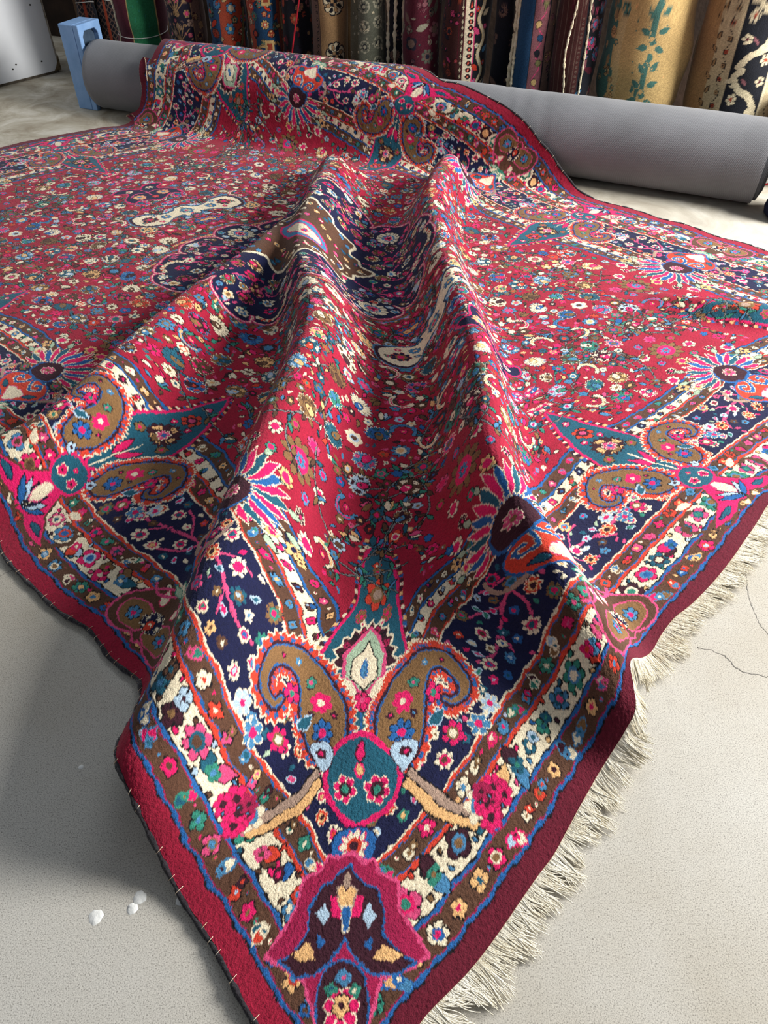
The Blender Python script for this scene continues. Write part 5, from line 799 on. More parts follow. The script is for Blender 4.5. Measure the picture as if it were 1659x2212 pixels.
# abrash: slow dye variation in stripes, knot to knot variation
br=1+.05*np.sin(Vv*23+np.sin(Vv*61)*1.3)+.04*np.sin(U*37+Vv*9)
col=col*(br*r2.uniform(.80,1.16,U.shape))[...,None]
col=np.clip(col*1.0+.006,0,1)
Nn=np.cross(np.gradient(X,axis=0),np.gradient(X,axis=1));Nn/=np.linalg.norm(Nn,axis=-1,keepdims=True)+1e-12
lum=col.mean(-1,keepdims=True)
X=X+Nn*(r2.normal(0,.00042,U.shape)[...,None]+.0006*(lum>.03))
rug=empty('persian_rug',(0,0,0));tag(rug,'large crimson hand-knotted rug with navy medallion, draped in folds over the grey roll','rug')
pm=pile_mat('wool_pile');gridmesh('pile',X.astype(np.float32),col,rug,pm)
def ring_strip(name,E,Ne,out,h,mat):
    P=np.stack([E,E+out*.001-Ne*h*.5,E-Ne*h],1);return gridmesh(name,P,None,rug,mat)
found=noise_mat('cotton_foundation',srgb(150,130,104),srgb(190,172,142),80,.95,.4)
edges={'A':(X[:,0],Nn[:,0]),'C':(X[:,-1],Nn[:,-1]),'D':(X[0],Nn[0]),'B':(X[-1],Nn[-1])}
outs={'A':X[:,0]-X[:,3],'C':X[:,-1]-X[:,-4],'D':X[0]-X[3],'B':X[-1]-X[-4]}
for k in outs: outs[k]=outs[k]/(np.linalg.norm(outs[k],axis=1,keepdims=True)+1e-12)
Nn*=np.where((Nn[...,2:].mean()>0),1,-1)
for k in 'ACDB':
    E,Ne=edges[k];ring_strip('foundation_edge',E[::2],Ne[::2]*np.sign(Ne[:,2].mean() or 1),outs[k][::2],.007,found)
# selvedge cords on the long sides, dark wool with pale stitches
blk=noise_mat('goat_hair',srgb(14,12,18),srgb(40,34,40),150,.95,.5,200,sheen=.3);thr=noise_mat('pale_thread',srgb(214,180,140),srgb(240,226,204),60,.9,.2)
for k in 'DB':
    E,Ne=edges[k];E=E[::4]+outs[k][::4]*.004-Ne[::4]*.003;n=len(E)
    V,F=tubes([E],[.0052+.0012*np.sin(np.arange(n)*.9)+r2.normal(0,.0005,n)],7);mesh('selvedge_cord',V,F,rug,blk)
    ps=[]
    for i in range(2,n-2,3):
        if r2.rand()<.72:
            c=E[i];o_=outs[k][::4][i];nn=Ne[::4][i];ps.append([c+o_*.0058-nn*.001,c+o_*.003+nn*.0052,c-o_*.004+nn*.0058,c-o_*(.007+.006*r2.rand())+nn*.0045])
    V,F=tubes(ps,[.00055]*len(ps),4);mesh('overcast_stitches',V,F,rug,thr)['kind']='stuff'
# fringes on the short sides
frm=noise_mat('cotton_fringe',srgb(222,212,188),srgb(246,240,224),25,.95,.3,300)
def fringe(key,spacing,L0,L1,rad,skew,messy):
    E,Ne=edges[key];S=np.r_[0,np.cumsum(np.linalg.norm(np.diff(E,axis=0),axis=1))];paths=[];rr=[]
    s=0.;cl=0;cd_=0.;clen=1.;cz=0
    while s<S[-1]:
        if cl<=0: cl=r2.randint(5,16);cd_=r2.normal(skew,messy);clen=r2.uniform(.75,1.1);cz=r2.uniform(0,1)
        cl-=1;p=np.array([np.interp(s,S,E[:,i]) for i in range(3)]);o_=np.array([np.interp(s,S,outs[key][:,i]) for i in range(3)])
        nn=np.array([np.interp(s,S,Ne[:,i]) for i in range(3)]);tn=np.cross(nn,o_);tn/=np.linalg.norm(tn)+1e-9
        if np.sign(tn@(E[-1]-E[0]))<0: tn=-tn
        for m in range(2):
            L=r2.uniform(L0,L1)*clen;K=9;q=[p-o_*.004-nn*.002];ang=cd_+r2.normal(0,messy*.35);ph=r2.rand()*6;am=r2.uniform(.1,.35)
            cur=q[0].copy();slope=r2.uniform(.0,.25) if p[2]<.06 else -.2
            hd=o_*[1,1,0];hd/=np.linalg.norm(hd)+1e-9
            for j in range(1,K):
                f=j/(K-1);aa=ang*min(1,f*2.2)+am*np.sin(ph+f*4.5);d=hd*np.cos(aa)+tn*np.sin(aa)*[1,1,.0]
                if j==1:d=o_
                else:d=d*[1,1,0]+np.array([0,0,slope*(1-f*2.2)-.3*(cur[2]>.02)-.9*(cur[2]>.05)])
                d=d/(np.linalg.norm(d)+1e-9);cur=cur+d*L/(K-1);cur[2]=max(cur[2],.0016+.004*cz*np.sin(np.pi*f)+.002*r2.rand());q.append(cur.copy())
            paths.append(q);rr.append(np.linspace(rad,rad*.75,K))
        s+=spacing*r2.uniform(.6,1.4)
    V,F=tubes(paths,rr,4,False);o=mesh('fringe',V,F,rug,frm);o['kind']='stuff';o['label']={'A':'long cream cotton fringe','C':'short worn cream fringe'}[key]
fringe('A',.0016,.050,.078,.0010,.35,.22);fringe('C',.005,.006,.016,.0009,0,.5)
# ---------------------------------------------------------------- grey roll and foam block
def weave(name,c1,c2):
    m,nt,b=nodes(name,.85);tc=N(nt,'ShaderNodeTexCoord');L=nt.links.new
    n=N(nt,'ShaderNodeTexNoise',Scale=3.,Detail=5.0);L(tc.outputs['Object'],n.inputs['Vector'])
    w1=N(nt,'ShaderNodeTexWave',Scale=70.,bands_direction='DIAGONAL');L(tc.outputs['Object'],w1.inputs['Vector'])
    w2=N(nt,'ShaderNodeTexWave',Scale=70.,bands_direction='X');L(tc.outputs['Object'],w2.inputs['Vector'])
    mm=N(nt,'ShaderNodeMath',operation='MULTIPLY');L(w1.outputs['Fac'],mm.inputs[0]);L(w2.outputs['Fac'],mm.inputs[1])
    base=ramp(nt,n.outputs[0],[(.3,c1),(.7,c2)]);mx=N(nt,'ShaderNodeMixRGB',blend_type='MULTIPLY');mx.inputs[0].default_value=1
    L(base,mx.inputs[1]);L(ramp(nt,mm.outputs[0],[(0,(.84,.84,.84)),(.6,(1.08,1.08,1.08))]),mx.inputs[2]);L(mx.outputs[0],b.inputs['Base Color'])
    bp=N(nt,'ShaderNodeBump',Strength=.3,Distance=.002);L(mm.outputs[0],bp.inputs['Height']);L(bp.outputs[0],b.inputs['Normal'])
    b.inputs['Sheen Weight'].default_value=.2
    return m
TL,TRt=-1.79,1.845
roll=empty('canvas_roll',P2(0,0),ANG);tag(roll,'long thick roll wrapped in grey woven canvas lying on the floor under the rug','fabric roll')
ts=np.r_[TL+.012,np.linspace(TL+.02,TRt-.01,150),TRt];th=np.linspace(0,2*np.pi,120,endpoint=False);T,H_=np.meshgrid(ts,th,indexing='ij')
rr=TR-.0+0*T-.0015+.0016*np.sin(T*9+np.sin(H_*2))*np.sin(H_*3+T*2)
for tc_,w_ in ((.62,.012),(.70,.010),(.80,.014)): rr=rr-.003*np.exp(-((T-tc_-.06*np.sin(H_-1.2))/w_)**2)*(np.cos(H_-1.9)>0)
rr[0]-=.01;rr[-1]-=.001
G=np.stack([T,rr*np.cos(H_),TR+rr*np.sin(H_)],-1)
canv=weave('grey_canvas',srgb(106,107,110),srgb(126,127,131));G2=np.concatenate([G,G[:,:1]],1);gridmesh('canvas_cover',G2,None,roll,canv)
for x,s in ((TL+.012,1),(TRt-.002,-1)):
    r_=TR-.012 if s>0 else TR-.006;V=[(x,0,TR)]+[(x,r_*np.cos(a),TR+r_*np.sin(a)) for a in th];F=[((0,1+i,1+(i+1)%120) if s<0 else (0,1+(i+1)%120,1+i)) for i in range(120)];mesh('roll_end',V,F,roll,canv)
V=[];F=[];ringz=[]
for k in range(5):
    r_=TR-.014-.010*k;x0=TRt-.003;x1=TRt+.016+.004*k;b0=len(V)
    for x in (x0,x1):V+=[(x,r_*np.cos(a),TR+r_*np.sin(a)) for a in th]
    F+=[(b0+i,b0+(i+1)%120,b0+120+(i+1)%120,b0+120+i) for i in range(120)]
mesh('inner_layers',V,F,roll,weave('canvas_edge',srgb(60,62,66),srgb(96,98,102)))
blue=noise_mat('blue_foam',srgb(120,158,204),srgb(138,174,218),14,.8,.35,120,bd=.004)
blue_shade=noise_mat('foam_shade',srgb(50,66,84),srgb(70,88,108),14,.9,.3,90)  # same foam blue darkened, shade of the recess put into the colour
fb=empty('foam_block',P2(-1.93,-.09),ANG);tag(fb,'upright light blue foam block at the left end of the grey roll','foam block')
# U-shaped channel block: back web and two cheeks round a recess facing the roll
def prism(name,out,hole,x0,x1,parent,mat,bev):
    V=[];F=[]
    P=out;n=len(P);V=[(x0,y,z) for y,z in P]+[(x1,y,z) for y,z in P];F=[tuple(range(n))[::-1],tuple(range(n,2*n))]+[(i,(i+1)%n,n+(i+1)%n,n+i) for i in range(n)]
    o=mesh(name,V,F,parent,mat,False);m=o.modifiers.new('bevel','BEVEL');m.width=bev;m.segments=3;return o
prism('web',[(0,0),(.19,0),(.19,.43),(0,.43)],None,0,.10,fb,blue,.006)
prism('rim',[(0,0),(.03,0),(.03,.37),(.05,.395),(.14,.395),(.16,.37),(.16,0),(.19,0),(.19,.43),(0,.43)],None,.10,.135,fb,blue,.005)
prism('recess_shade',[(.028,.01),(.162,.01),(.162,.372),(.14,.397),(.05,.397),(.028,.372)],None,.098,.103,fb,blue_shade,.001)  # thin sheet over the web, coloured as the shade inside the hollow
# ---------------------------------------------------------------- the standing rolled rugs
wool=pile_mat('old_wool',.15,260,.4,(.75,1.15));strm=noise_mat('cotton_string',srgb(206,204,196),srgb(236,234,226),60,.9,.3,300);ivf=noise_mat('ivory_selvedge',srgb(200,186,150),srgb(236,226,200),40,.95,.6,160)
def rayplane(px,py,n):
    d=unproj(px,py,0)-np.array([0,0,CAMH]);o=np.array([0,0,CAMH]);c=np.array([0,TY0,0]);t=((c-o)@an+n)/(d@an);return o+t*d
def canvas(w,h,base,res=.0035):
    global CR,NA,NB,CV
    CR=res;NA=int(w/CR)+2;NB=int(h/CR)+2;CV=np.zeros((NA,NB,3),np.float32);CV[:]=PAL[base] if isinstance(base,str) else srgb(*base)
def vband(x0,x1,c):
    i0,i1=[max(0,int((QX+x)/CR)) for x in (x0,x1)];CV[i0:i1]=PAL[c] if isinstance(c,str) else srgb(*c)
def scatter(x0,x1,z1,n,rs,cols,ol,r3,kind=0):
    sp=[]
    for r in rs:
        for _ in range(n):
            x=r3.uniform(x0+r*.6,x1-r*.6);z=r3.uniform(0,z1)
            if all((x-a)**2+(z-b)**2>(r+c+.003)**2 for a,b,c in sp):
                sp.append((x,z,r));c1,c2=[cols[r3.randint(len(cols))] for _ in '12'];q=r3.rand()
                if q<.5: flower(QX+x,z,r,c1,c2,r3.choice([4,5,6,8]),ol,mid=cols[r3.randint(len(cols))])
                elif q<.75: palmette(QX+x,z,r,c1,c2,cols[r3.randint(len(cols))],ol or c2,r3.rand()*6,n=7)
                else:
                    leaf(QX+x-r,z,r*2.2,r3.rand()*6,c1,ol,wd=.4)
def vine(xc,amp,z1,col,wd,per,ol=None):
    z=np.linspace(0,z1,60);line(np.c_[QX+xc+amp*np.sin(z*2*np.pi/per),z],col,wd,ol=ol,smooth=False)
PAL.update(dusk=srgb(112,88,78),dnavy=srgb(34,32,48),wine=srgb(88,28,44),rust=srgb(164,72,50),mauve=srgb(136,86,92),gold=srgb(206,174,116),jade=srgb(74,118,108),gg=srgb(96,98,84),ggl=srgb(160,156,134),leafg=srgb(44,118,78),camel=srgb(166,132,92),deepb=srgb(34,72,108),cream=srgb(216,202,168),bbr=srgb(74,38,36),mold=srgb(118,116,74),ink=srgb(26,28,36))
def rect(x0,x1,z0,z1,c): poly([(QX+x0,z0),(QX+x1,z0),(QX+x1,z1),(QX+x0,z1)],c)
def paint(st,r,h,r3):
    W2=2*math.pi*r
    Z=.78
    if st=='green': 
        canvas(W2,h,'wine');vband(-.075,.105,'gold');vband(-.068,.097,'leafg')
        for _ in range(60): z=r3.rand()*Z;x=r3.uniform(-.06,.08);line([(QX+x,z),(QX+x+.006,z+.03)],'green',.001)
    elif st=='tree':
        canvas(W2,h,'dusk');vband(-.2,.03,'dnavy');vband(.03,.036,'camel');vband(.09,.095,'dnavy')
        scatter(-.18,.03,Z,300,(.02,.012,.008),['taupe','dusk','rose','camel'],None,r3);scatter(.036,.09,Z,60,(.02,),['dnavy','wine','camel'],'dnavy',r3)
        for k in range(5):
            z=.05+k*.14
            for a in (-.8,-.4,0,.4,.8): line([(QX-.06,z),(QX-.06+.09*np.sin(a),z+.09*np.cos(a))],'camel',.0025)
    elif st=='floral':
        canvas(W2,h,'rust');vband(-.2,-.05,'deepb');vband(.1,.2,'dnavy')
        scatter(-.16,.16,Z,240,(.028,.018,.010),['rust','cream','jade','gold','dnavy','orange','steel'],'black',r3)
        line([(QX-.03,.1),(QX+.02,.22),(QX+.07,.36),(QX+.10,.5)],'mold',.008,ol='black')
    elif st=='panel':
        canvas(W2,h,'deepb');vband(-.2,-.07,'rust');vband(.07,.2,'rust');vband(.1,.12,'gold')
        scatter(-.14,.14,Z,200,(.022,.014,.008),['rust','gold','cream','dnavy','jade','orange'],'black',r3)
        for k in range(3): rect(-.02,.03,.1+.22*k,.16+.22*k,'gold');rect(-.01,.02,.115+.22*k,.145+.22*k,'rust');line([(QX-.05,.13+.22*k),(QX-.01,.13+.22*k)],'gold',.006)
    elif st=='darkred':
        canvas(W2,h,'ink');scatter(-.15,.15,Z,240,(.026,.018,.010),['wine','rust','mauve','dnavy','camel','orange'],'black',r3)
    elif st=='gul':
        canvas(W2,h,'camel');vband(-.2,-.065,'dusk');vband(-.068,-.064,'ink')
        for k in range(4):
            z=.06+k*.235
            flower(QX+.02,z+.05,.062,'ink','camel',8,'camel',0.2,depth=.08);flower(QX+.02,z+.05,.055,'cream','ink',8,'ink',.2,depth=.1)
            for a in range(8):
                q=a*.785+.39;leaf(QX+.02+.02*np.cos(q),z+.05+.02*np.sin(q),.03,q,'ink' if a%2 else 'camel','black',wd=.6)
            rect(.0,.04,z+.035,z+.065,'ink');rect(.005,.02,z+.05,z+.065,'camel');rect(.02,.035,z+.035,z+.05,'camel')
        for k in range(24): flower(QX-.085,.02+k*.03,.009,'ink','camel',4,None)
    elif st=='grey':
        canvas(W2,h,'gg');vband(-.2,-.06,(86,84,66))
        for k in range(8):
            z=.04+k*.09
            for x in (-.025,.05): flower(QX+x,z+.02*(x>0),.030,'ggl','ggl',8,None,0,depth=.1);flower(QX+x,z+.02*(x>0),.025,'gg','ggl',8,'ggl',.3,mid='ink')
        scatter(-.12,.12,Z,60,(.01,.006),['ggl','gg','cream'],None,r3)
    elif st=='purple':
        canvas(W2,h,'wine');scatter(-.16,.16,Z,160,(.034,.02,.012,.007),['gg','mauve','dusk','dnavy','ggl','wine'],None,r3)
    elif st=='bold':
        canvas(W2,h,'bbr');vband(-.04,.14,'maroon');vband(-.035,-.012,'bbr');vband(-.010,.045,'ivory');vband(.045,.052,'rose');vband(.052,.2,'ink')
        for k in range(26):
            z=.015+k*.03
            poly([(QX+.002,z),(QX+.012,z-.011),(QX+.03,z-.011),(QX+.038,z),(QX+.03,z+.011),(QX+.012,z+.011)],'ink');flower(QX+.018,z,.007,'orange','ivory',4,None)
            poly([(QX-.030,z),(QX-.024,z+.012),(QX-.018,z),(QX-.024,z-.012)],'cream','black',.0015)
        vine(.085,.016,Z,'cream',.008,.15,'gold')
        for k in range(10):
            z=.03+k*.078;s=1 if k%2 else -1;leaf(QX+.085+s*.01,z,.05,.6 if s>0 else 2.5,['orange','steel','rose','cream'][k%4],'black',wd=.5);flower(QX+.085-s*.025,z+.03,.012,['rose','orange','cream'][k%3],'steel',5,'black')
        scatter(-.16,-.04,Z,90,(.018,.01),['rust','dnavy','rose'],'black',r3)
    elif st=='navy':
        canvas(W2,h,'ink');scatter(-.1,.1,Z,40,(.03,),['dnavy','dusk'],None,r3)
    elif st=='teal':
        canvas(W2,h,'dusk');vband(-.2,-.015,'deepb');vband(-.015,-.01,'ink');vband(-.01,.055,'mauve');vband(.055,.062,'ink');vband(.062,.11,'dusk')
        vine(.022,.016,Z,'rose',.002,.12)
        for k in range(12): z=.03+k*.062;leaf(QX+.015,z,.036,r3.rand()*6,['deepb','gold','mold','ink'][k%4],'ink',wd=.8)
        scatter(.07,.16,Z,60,(.03,.015),['camel','dnavy','mauve'],'black',r3)
    elif st=='brownred':
        canvas(W2,h,'bbr');vband(.03,.3,'ink');scatter(.045,.2,Z,160,(.032,.018,.01),['mauve','wine','rose','dusk','steel'],None,r3)
        for x in (-.10,-.07,-.02,.0): vband(x,x+.003,'dusk')
        for k in range(40): flower(QX-.045,.01+k*.02,.008,'wine','dusk',4,None);flower(QX+.012,.01+k*.02,.006,'dusk','ink',4,None);flower(QX-.125,.01+k*.02,.007,'wine','dusk',4,None)
    elif st=='yellow':
        canvas(W2,h,'gold');vband(-.3,-.17,'jade');vband(-.165,-.12,(212,184,130));
        scatter(-.26,-.12,Z,80,(.028,.015),['gold','jade','peach','camel'],None,r3)
        line([(QX-.085,0),(QX-.075,.1),(QX-.05,.2),(QX-.02,.26),(QX-.01,.33),(QX-.025,.36),(QX-.035,.335)],'jade',.009)
        line([(QX+.035,.02),(QX+.03,.14),(QX+.045,.26)],'jade',.0022)
        for z0 in (.30,.52):
            line([(QX+.02,z0+.18),(QX+.01,z0+.08),(QX+.02,z0+.02)],'jade',.015)
            for a,b,c in ((-.03,.05,2.6),(.05,.06,.4),(-.03,.0,3.3),(.05,.0,-.4),(.01,-.02,-1.5),(-.02,.11,2.2),(.06,.12,.9)): leaf(QX+.015+a*.4,z0+b,.055,c,'jade','gold',wd=.55)
            flower(QX+.012,z0+.035,.012,'gold','peach',5,None)
        flower(QX-.02,.115,.017,'jade','gold',5,None);flower(QX+.07,.05,.015,'jade','gold',5,None);flower(QX+.02,.005,.02,'jade','gold',5,None)
        for _ in range(40): x=r3.uniform(-.13,.12);z=r3.rand()*Z;flower(QX+x,z,.004,'jade' if r3.rand()<.5 else 'peach','gold',4,None)
    elif st=='bigblack':
        canvas(W2,h,(196,178,142));vband(-.3,-.13,'camel')
        for x in (-.165,-.16,-.105,-.10,-.045,-.038): vband(x,x+.0022,'ink')
        vband(-.034,.145,'ink');vband(.145,.152,'cream');vband(.165,.168,'ink')
        for k in range(14): z=.02+.055*k;leaf(QX-.13,z,.035,1.2+(k%2),'camel','ink',wd=.5);flower(QX-.075,z+.01,.010,'rust' if k%2 else 'camel','ink',4,'ink')
        vine(-.075,.014,Z,'ink',.0015,.11);vine(.19,.012,Z,'ink',.0016,.08)
        for k in range(5):
            z=-.02+k*.165;s=1 if k%2 else -1;c=QX+.055
            line([(c-s*.06,z),(c-s*.02,z+.05),(c+s*.03,z+.07),(c+s*.065,z+.12),(c+s*.04,z+.15)],'cream',.014)
            for a in range(4): leaf(c+s*(-.03+a*.03),z+.04+a*.025,.05,1.57-s*1.1+.3*a,'cream',None,wd=.45)
            flower(c+s*.05,z+.03,.026,'cream','rust',6,'ink');flower(c-s*.055,z+.11,.022,'cream','wine',5,'ink');leaf(c,z+.09,.05,2.4,'mauve','ink',wd=.3)
    elif st=='lattice':
        canvas(W2,h,'ink')
        for k in range(30):
            for s in (-1,1): line([(QX-.06,k*.035),(QX+.06,k*.035+s*.12)],'dusk',.0022,smooth=False)
        vband(-.012,.006,'rust')
    return CV
def make_roll(px,wpx,py,st,label,zs=.2,h=1.15,off=.03,lump=.006,bow=False,seam=None,seed=0,ledge=None):
    global QX
    r3=np.random.RandomState(100+seed);r=.1
    for _ in range(4):
        c=rayplane(px,py,TR+off+r);dep=c[1]*math.cos(PITCH)-(c[2]-CAMH)*math.sin(PITCH);r=wpx*.475*dep/FPX
    c[2]=0;face=math.atan2(-c[1],-c[0])   # towards the viewpoint side of the row
    e=empty('rolled_rug',(c[0],c[1],0));QX=math.pi*r
    T=paint(st,r,h,r3);nt=int(min(230,2*math.pi*r/.0035));nz=int(.62/.0035)
    zz=np.r_[np.linspace(0,.62,nz),np.linspace(.64,h,30)];tt=np.linspace(0,2*np.pi,nt);A,Z=np.meshgrid(tt,zz,indexing='ij')
    ph=r3.rand(6)*6
    rad=r*(1-.06*A/(2*np.pi))+lump*(np.sin(Z*9+ph[0]+np.sin(A+ph[1]))*np.sin(A*2+ph[2])+.6*np.sin(Z*21+ph[3])*np.sin(A*3+ph[4]))
    rad-=.010*np.exp(-((Z-zs)/.035)**2)+.02*np.exp(-Z/.02)*.5
    pinch=0
    sm=(seam or .0)
    # arc position: A=pi faces the viewer, growing clockwise seen from the room
    ang=face-(A-np.pi)+0
    ang=face+(A-np.pi)
    P=np.stack([rad*np.cos(ang),rad*np.sin(ang),Z],-1)
    arc=(A*r);ix=np.clip((arc/CR).astype(int),0,NA-1);iz=np.clip((Z/CR).astype(int),0,NB-1);cc=T[ix,iz]*r3.uniform(.8,1.12,A.shape)[...,None]*.9
    gridmesh('pile_back',P.astype(np.float32),cc,e,wool)
    # spiral end at the top
    sp=[];
    for k in range(240):
        a=k/240*2*np.pi*5;q=r*.96*(1-k/240*.85);sp.append((q*np.cos(a+face),q*np.sin(a+face)))
    V=[(x,y,h-.01) for x,y in sp]+[(x*.97,y*.97,h+.004) for x,y in sp];F=[(i,i+1,i+241,i+240) for i in range(239)];mesh('spiral_end',V,F,e,found)
    # string
    q=[];R_=r+.004
    for k in range(61):
        a=k/60*2*np.pi;i=int(a/(2*np.pi)*(nt-1));j=np.argmin(np.abs(zz-zs-.012*np.sin(a+ph[5])));rr_=rad[i,j]+.0025
        b=face+a-np.pi;q.append((rr_*np.cos(b),rr_*np.sin(b),zz[j]+.0))
    q=np.array(q);q[:,2]=zs+.012*np.sin(np.linspace(0,2*np.pi,61)+ph[5])
    paths=[q];rd=[.0022]
    if bow:
        f=np.array([np.cos(face),np.sin(face),0]);s=np.array([f[1],-f[0],0]);s=-s if s[0]<0 else s
        c0=f*(r+.01)+np.array([0,0,zs])+s*bow[0]
        for dx,dz,w in bow[1]:
            th_=np.linspace(0,2*np.pi,22);L=[c0+s*(dx*(1-np.cos(t))/2+w*np.sin(t)*.5)+np.array([0,0,dz*(1-np.cos(t))/2])+f*(.012*np.sin(t/2)) for t in th_];paths.append(np.array(L));rd.append(.0028)
        for k in range(3): 
            L=[c0+s*(.012*(k-1)*t+.004*np.sin(t*5))+np.array([0,0,(.05 if k<2 else -.06)*t])+f*.008 for t in np.linspace(0,1,8)];paths.append(np.array(L));rd.append(.002)
    V,F=tubes(paths,rd,6);mesh('tie_string',V,F,e,strm)
    if ledge:   # pale fringe or selvedge edges running down the outside
        for off_,amp,w in ledge:
            L=[];
            for z in np.linspace(.01,h-.02,110):
                a=off_/r+amp*np.sin(z*13+off_*40)*.3+ (amp*1.6*np.exp(-((z-.16)/.05)**2));i=int(np.clip((a+np.pi)/(2*np.pi)*(nt-1),0,nt-1));j=np.argmin(np.abs(zz-z));b=face+a;q_=rad[i,j]+w*.4
                L.append((q_*np.cos(b)+r3.normal(0,.0008),q_*np.sin(b)+r3.normal(0,.0008),z))
            L=np.array(L);V,F=tubes([L],[w*(1+.25*r3.normal(0,1,len(L)))],6);mesh('fringed_edge',V,F,e,ivf)
    tag(e,label,'rolled rug','rolled rugs standing along the back wall');return e,c,r,face
B1=(0,[(-.05,-.02,.02),(.05,-.01,.02)])
make_roll(310,124,60,'green','rolled rug with a wide green stripe between wine red bands, behind the blue block',.33,seed=1,lump=.006,ledge=[(-.185,.02,.006)])
make_roll(410,88,80,'tree','faded brown and navy rolled rug with branching trees, right of the green one',.28,seed=2)
make_roll(499,84,90,'floral','rust and blue floral rolled rug tied with a white string bow',.27,seed=3,bow=(.0,[(-.055,-.03,.03),(.01,-.07,.02)]))
make_roll(580,78,100,'panel','blue rolled rug with rust borders and gold motifs, left of the red cord',.28,seed=4)
make_roll(647,66,105,'darkred','narrow very dark rolled rug with dull red flowers, behind the red cord',.24,seed=5,off=.05)
make_roll(716,80,100,'gul','camel rolled rug with large black octagonal medallions',.26,seed=6,bow=(-.10,[(-.075,-.02,.05),(-.02,-.09,.03)]))
make_roll(797,80,110,'grey','grey-green rolled rug with pale rosettes, left of the hanging ivory fringe',.26,seed=7)
make_roll(858,50,110,'navy','dark narrow rolled rug with three shaggy ivory edges hanging down it',.2,seed=8,off=.09,ledge=[(-.052,.12,.009),(-.01,.1,.009),(.035,.08,.012)])
make_roll(910,84,120,'purple','plum-coloured rolled rug with grey motifs, right of the ivory fringe',.22,seed=9)
make_roll(1003,104,130,'bold','rolled rug with a bold black and ivory hooked border stripe',.27,seed=10,bow=(-.13,[(-.10,-.09,.07),(.015,-.13,.03)]))
make_roll(1082,44,130,'navy','plain blackish navy rolled rug squeezed between the bold border and the blue roll',.24,seed=11,off=.10)
make_roll(1148,92,140,'teal','rolled rug with a plain blue band beside a mauve flowered stripe',.23,seed=12,ledge=[(-.125,.05,.011),(-.105,.03,.007)])
make_roll(1237,100,150,'brownred','brown-red rolled rug with two zigzag white edge cords running down it',.20,seed=13,ledge=[(-.035,.35,.005),(.045,.12,.005)])
make_roll(1387,186,150,'yellow','thick golden yellow rolled rug with blue-green plant motifs',.24,seed=14,lump=.012)
make_roll(1592,206,160,'bigblack','widest rolled rug, cream scrolls on black, at the right end of the row',.22,seed=15,lump=.01,off=.05)
make_roll(190,46,40,'lattice','dark rolled rug with a brown lattice in the shadow left of the green one',.4,seed=16,off=.30)
make_roll(232,44,40,'lattice','dark lattice-patterned rolled rug nearest the edge of the green one',.4,seed=17,off=.42)
make_roll(748,50,140,'gul','short camel rolled rug peeping low between the medallion one and the grey-green one',.1,h=.27,seed=18,off=.16)
# red cord hanging in front of the row
a=rayplane(672,-60,TR+.06);b=rayplane(634,160,TR+.03);a[2]=.95
L=[a+(b-a)*t-.02*an+np.array([.01*math.sin(t*5),-.004*math.sin(t*3),0]) for t in np.linspace(0,1,24)]
V,F=tubes([np.array(L)],[.0042],8);o=mesh('red_cord',V,F,None,noise_mat('red_plastic',srgb(150,20,34),srgb(176,30,46),20,.4,.1));tag(o,'thin dark red cord hanging in front of the rolled rugs','cord')
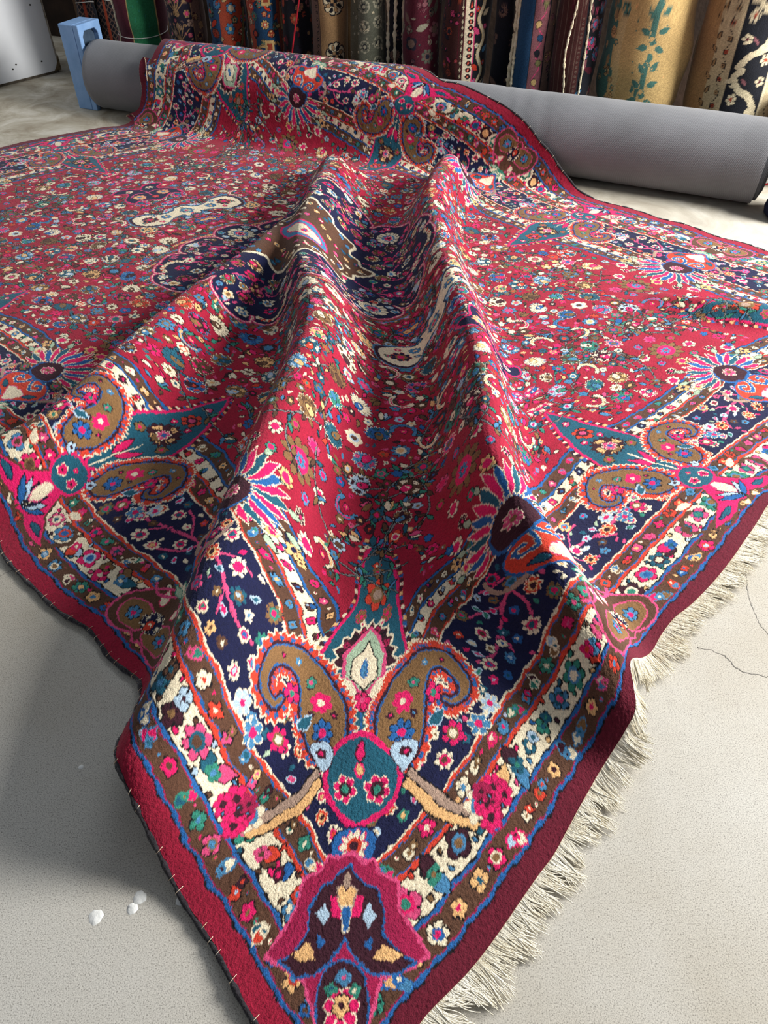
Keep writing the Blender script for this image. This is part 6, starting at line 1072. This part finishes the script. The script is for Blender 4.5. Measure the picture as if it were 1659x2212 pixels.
# ---------------------------------------------------------------- dolly, box and bag at the right edge
dc=unproj(1650,404,0);e=empty('furniture_dolly',(dc[0]+.02,dc[1]+.02,0),ANG);tag(e,'low wooden dolly on a red-rimmed caster beyond the right end of the grey roll','dolly')
ply=noise_mat('plywood',srgb(150,98,56),srgb(190,136,84),12,.7,.3);box('deck',(-.04,.5,-.03,.4,.098,.116),e,ply,.002)
blkm=noise_mat('black_foam',srgb(14,14,16),srgb(30,30,32),20,.9,.2);box('under_frame',(.03,.48,.0,.38,.062,.098),e,blkm,.004)
stl=noise_mat('zinc_steel',srgb(150,152,156),srgb(190,192,196),30,.35,.05,metal=.9)
def wheel(x,y):
    th_=np.linspace(0,2*np.pi,36,endpoint=False);
    def lathe(name,prof,mat):
        V=[(x+r_*np.cos(a),y+w,.031+r_*np.sin(a)) for w,r_ in prof for a in th_];n=36;F=[(i*n+k,i*n+(k+1)%n,(i+1)*n+(k+1)%n,(i+1)*n+k) for i in range(len(prof)-1) for k in range(n)];return mesh(name,V,F,e,mat)
    lathe('tyre',[(-.010,.022),(-.012,.027),(-.009,.031),(.009,.031),(.012,.027),(.010,.022)],noise_mat('red_tyre',srgb(176,24,40),srgb(196,36,50),20,.5,.1))
    lathe('wheel_hub',[(-.011,.002),(-.011,.022),(.011,.022),(.011,.002)],noise_mat('white_nylon',srgb(214,214,212),srgb(230,230,228),20,.5,.1))
    V=[(x-.012,y-.017,.03),(x+.012,y-.017,.03),(x+.040,y-.017,.064),(x+.004,y-.017,.064)];V+=[(a,b+.004,c) for a,b,c in V];F=[(0,1,2,3),(7,6,5,4)]+[(i,(i+1)%4,(i+1)%4+4,i+4) for i in range(4)]
    mesh('caster_fork',V,F,e,stl,False);V2=[(a,b+.030,c) for a,b,c in V];mesh('caster_fork',V2,F,e,stl,False);box('caster_plate',(x-.004,x+.05,y-.025,y+.025,.0625,.0665),e,stl)
wheel(-.012,.005);wheel(.42,.005)
e2=empty('cardboard_box',(dc[0]+.02,dc[1]+.02,.118),ANG);tag(e2,'brown cardboard box standing on the wooden dolly','box')
box('carton',(-.02,.42,0,.34,0,.30),e2,noise_mat('cardboard',srgb(150,118,88),srgb(172,138,104),5,.85,.1),.003);box('tape',(.17,.23,-.001,.341,.02,.3012),e2,noise_mat('packing_tape',srgb(176,146,104),srgb(186,156,114),9,.4,.05))
bc=unproj(1667,476,0);r4=np.random.RandomState(9)
e3=empty('textile_bundle',(bc[0]+.11,bc[1]+.04,0));tag(e3,'dark navy folded textile bundle cut off by the right edge of the view','textile')
for k in range(3):
    tt=np.linspace(0,2*np.pi,60,endpoint=False);pr=[];
    for s_,(zo,ro) in enumerate(((.0,.86),(.006,.96),(.03,1.),(.055,.97),(.062,.88),(.063,.0))):
        pr.append([( .13*ro*np.sign(np.cos(a))*abs(np.cos(a))**.6*(1-.03*k)+.006*np.sin(3*a+k),.10*ro*np.sign(np.sin(a))*abs(np.sin(a))**.6+.005*np.cos(4*a+k),zo+k*.0635+.002) for a in tt])
    P=np.array(pr).transpose(1,0,2);P=np.concatenate([P,P[:1]],0);gridmesh('folded_layer',P,None,e3,noise_mat('navy_cloth',srgb(18,24,48),srgb(34,42,72),18,.95,.4,90))
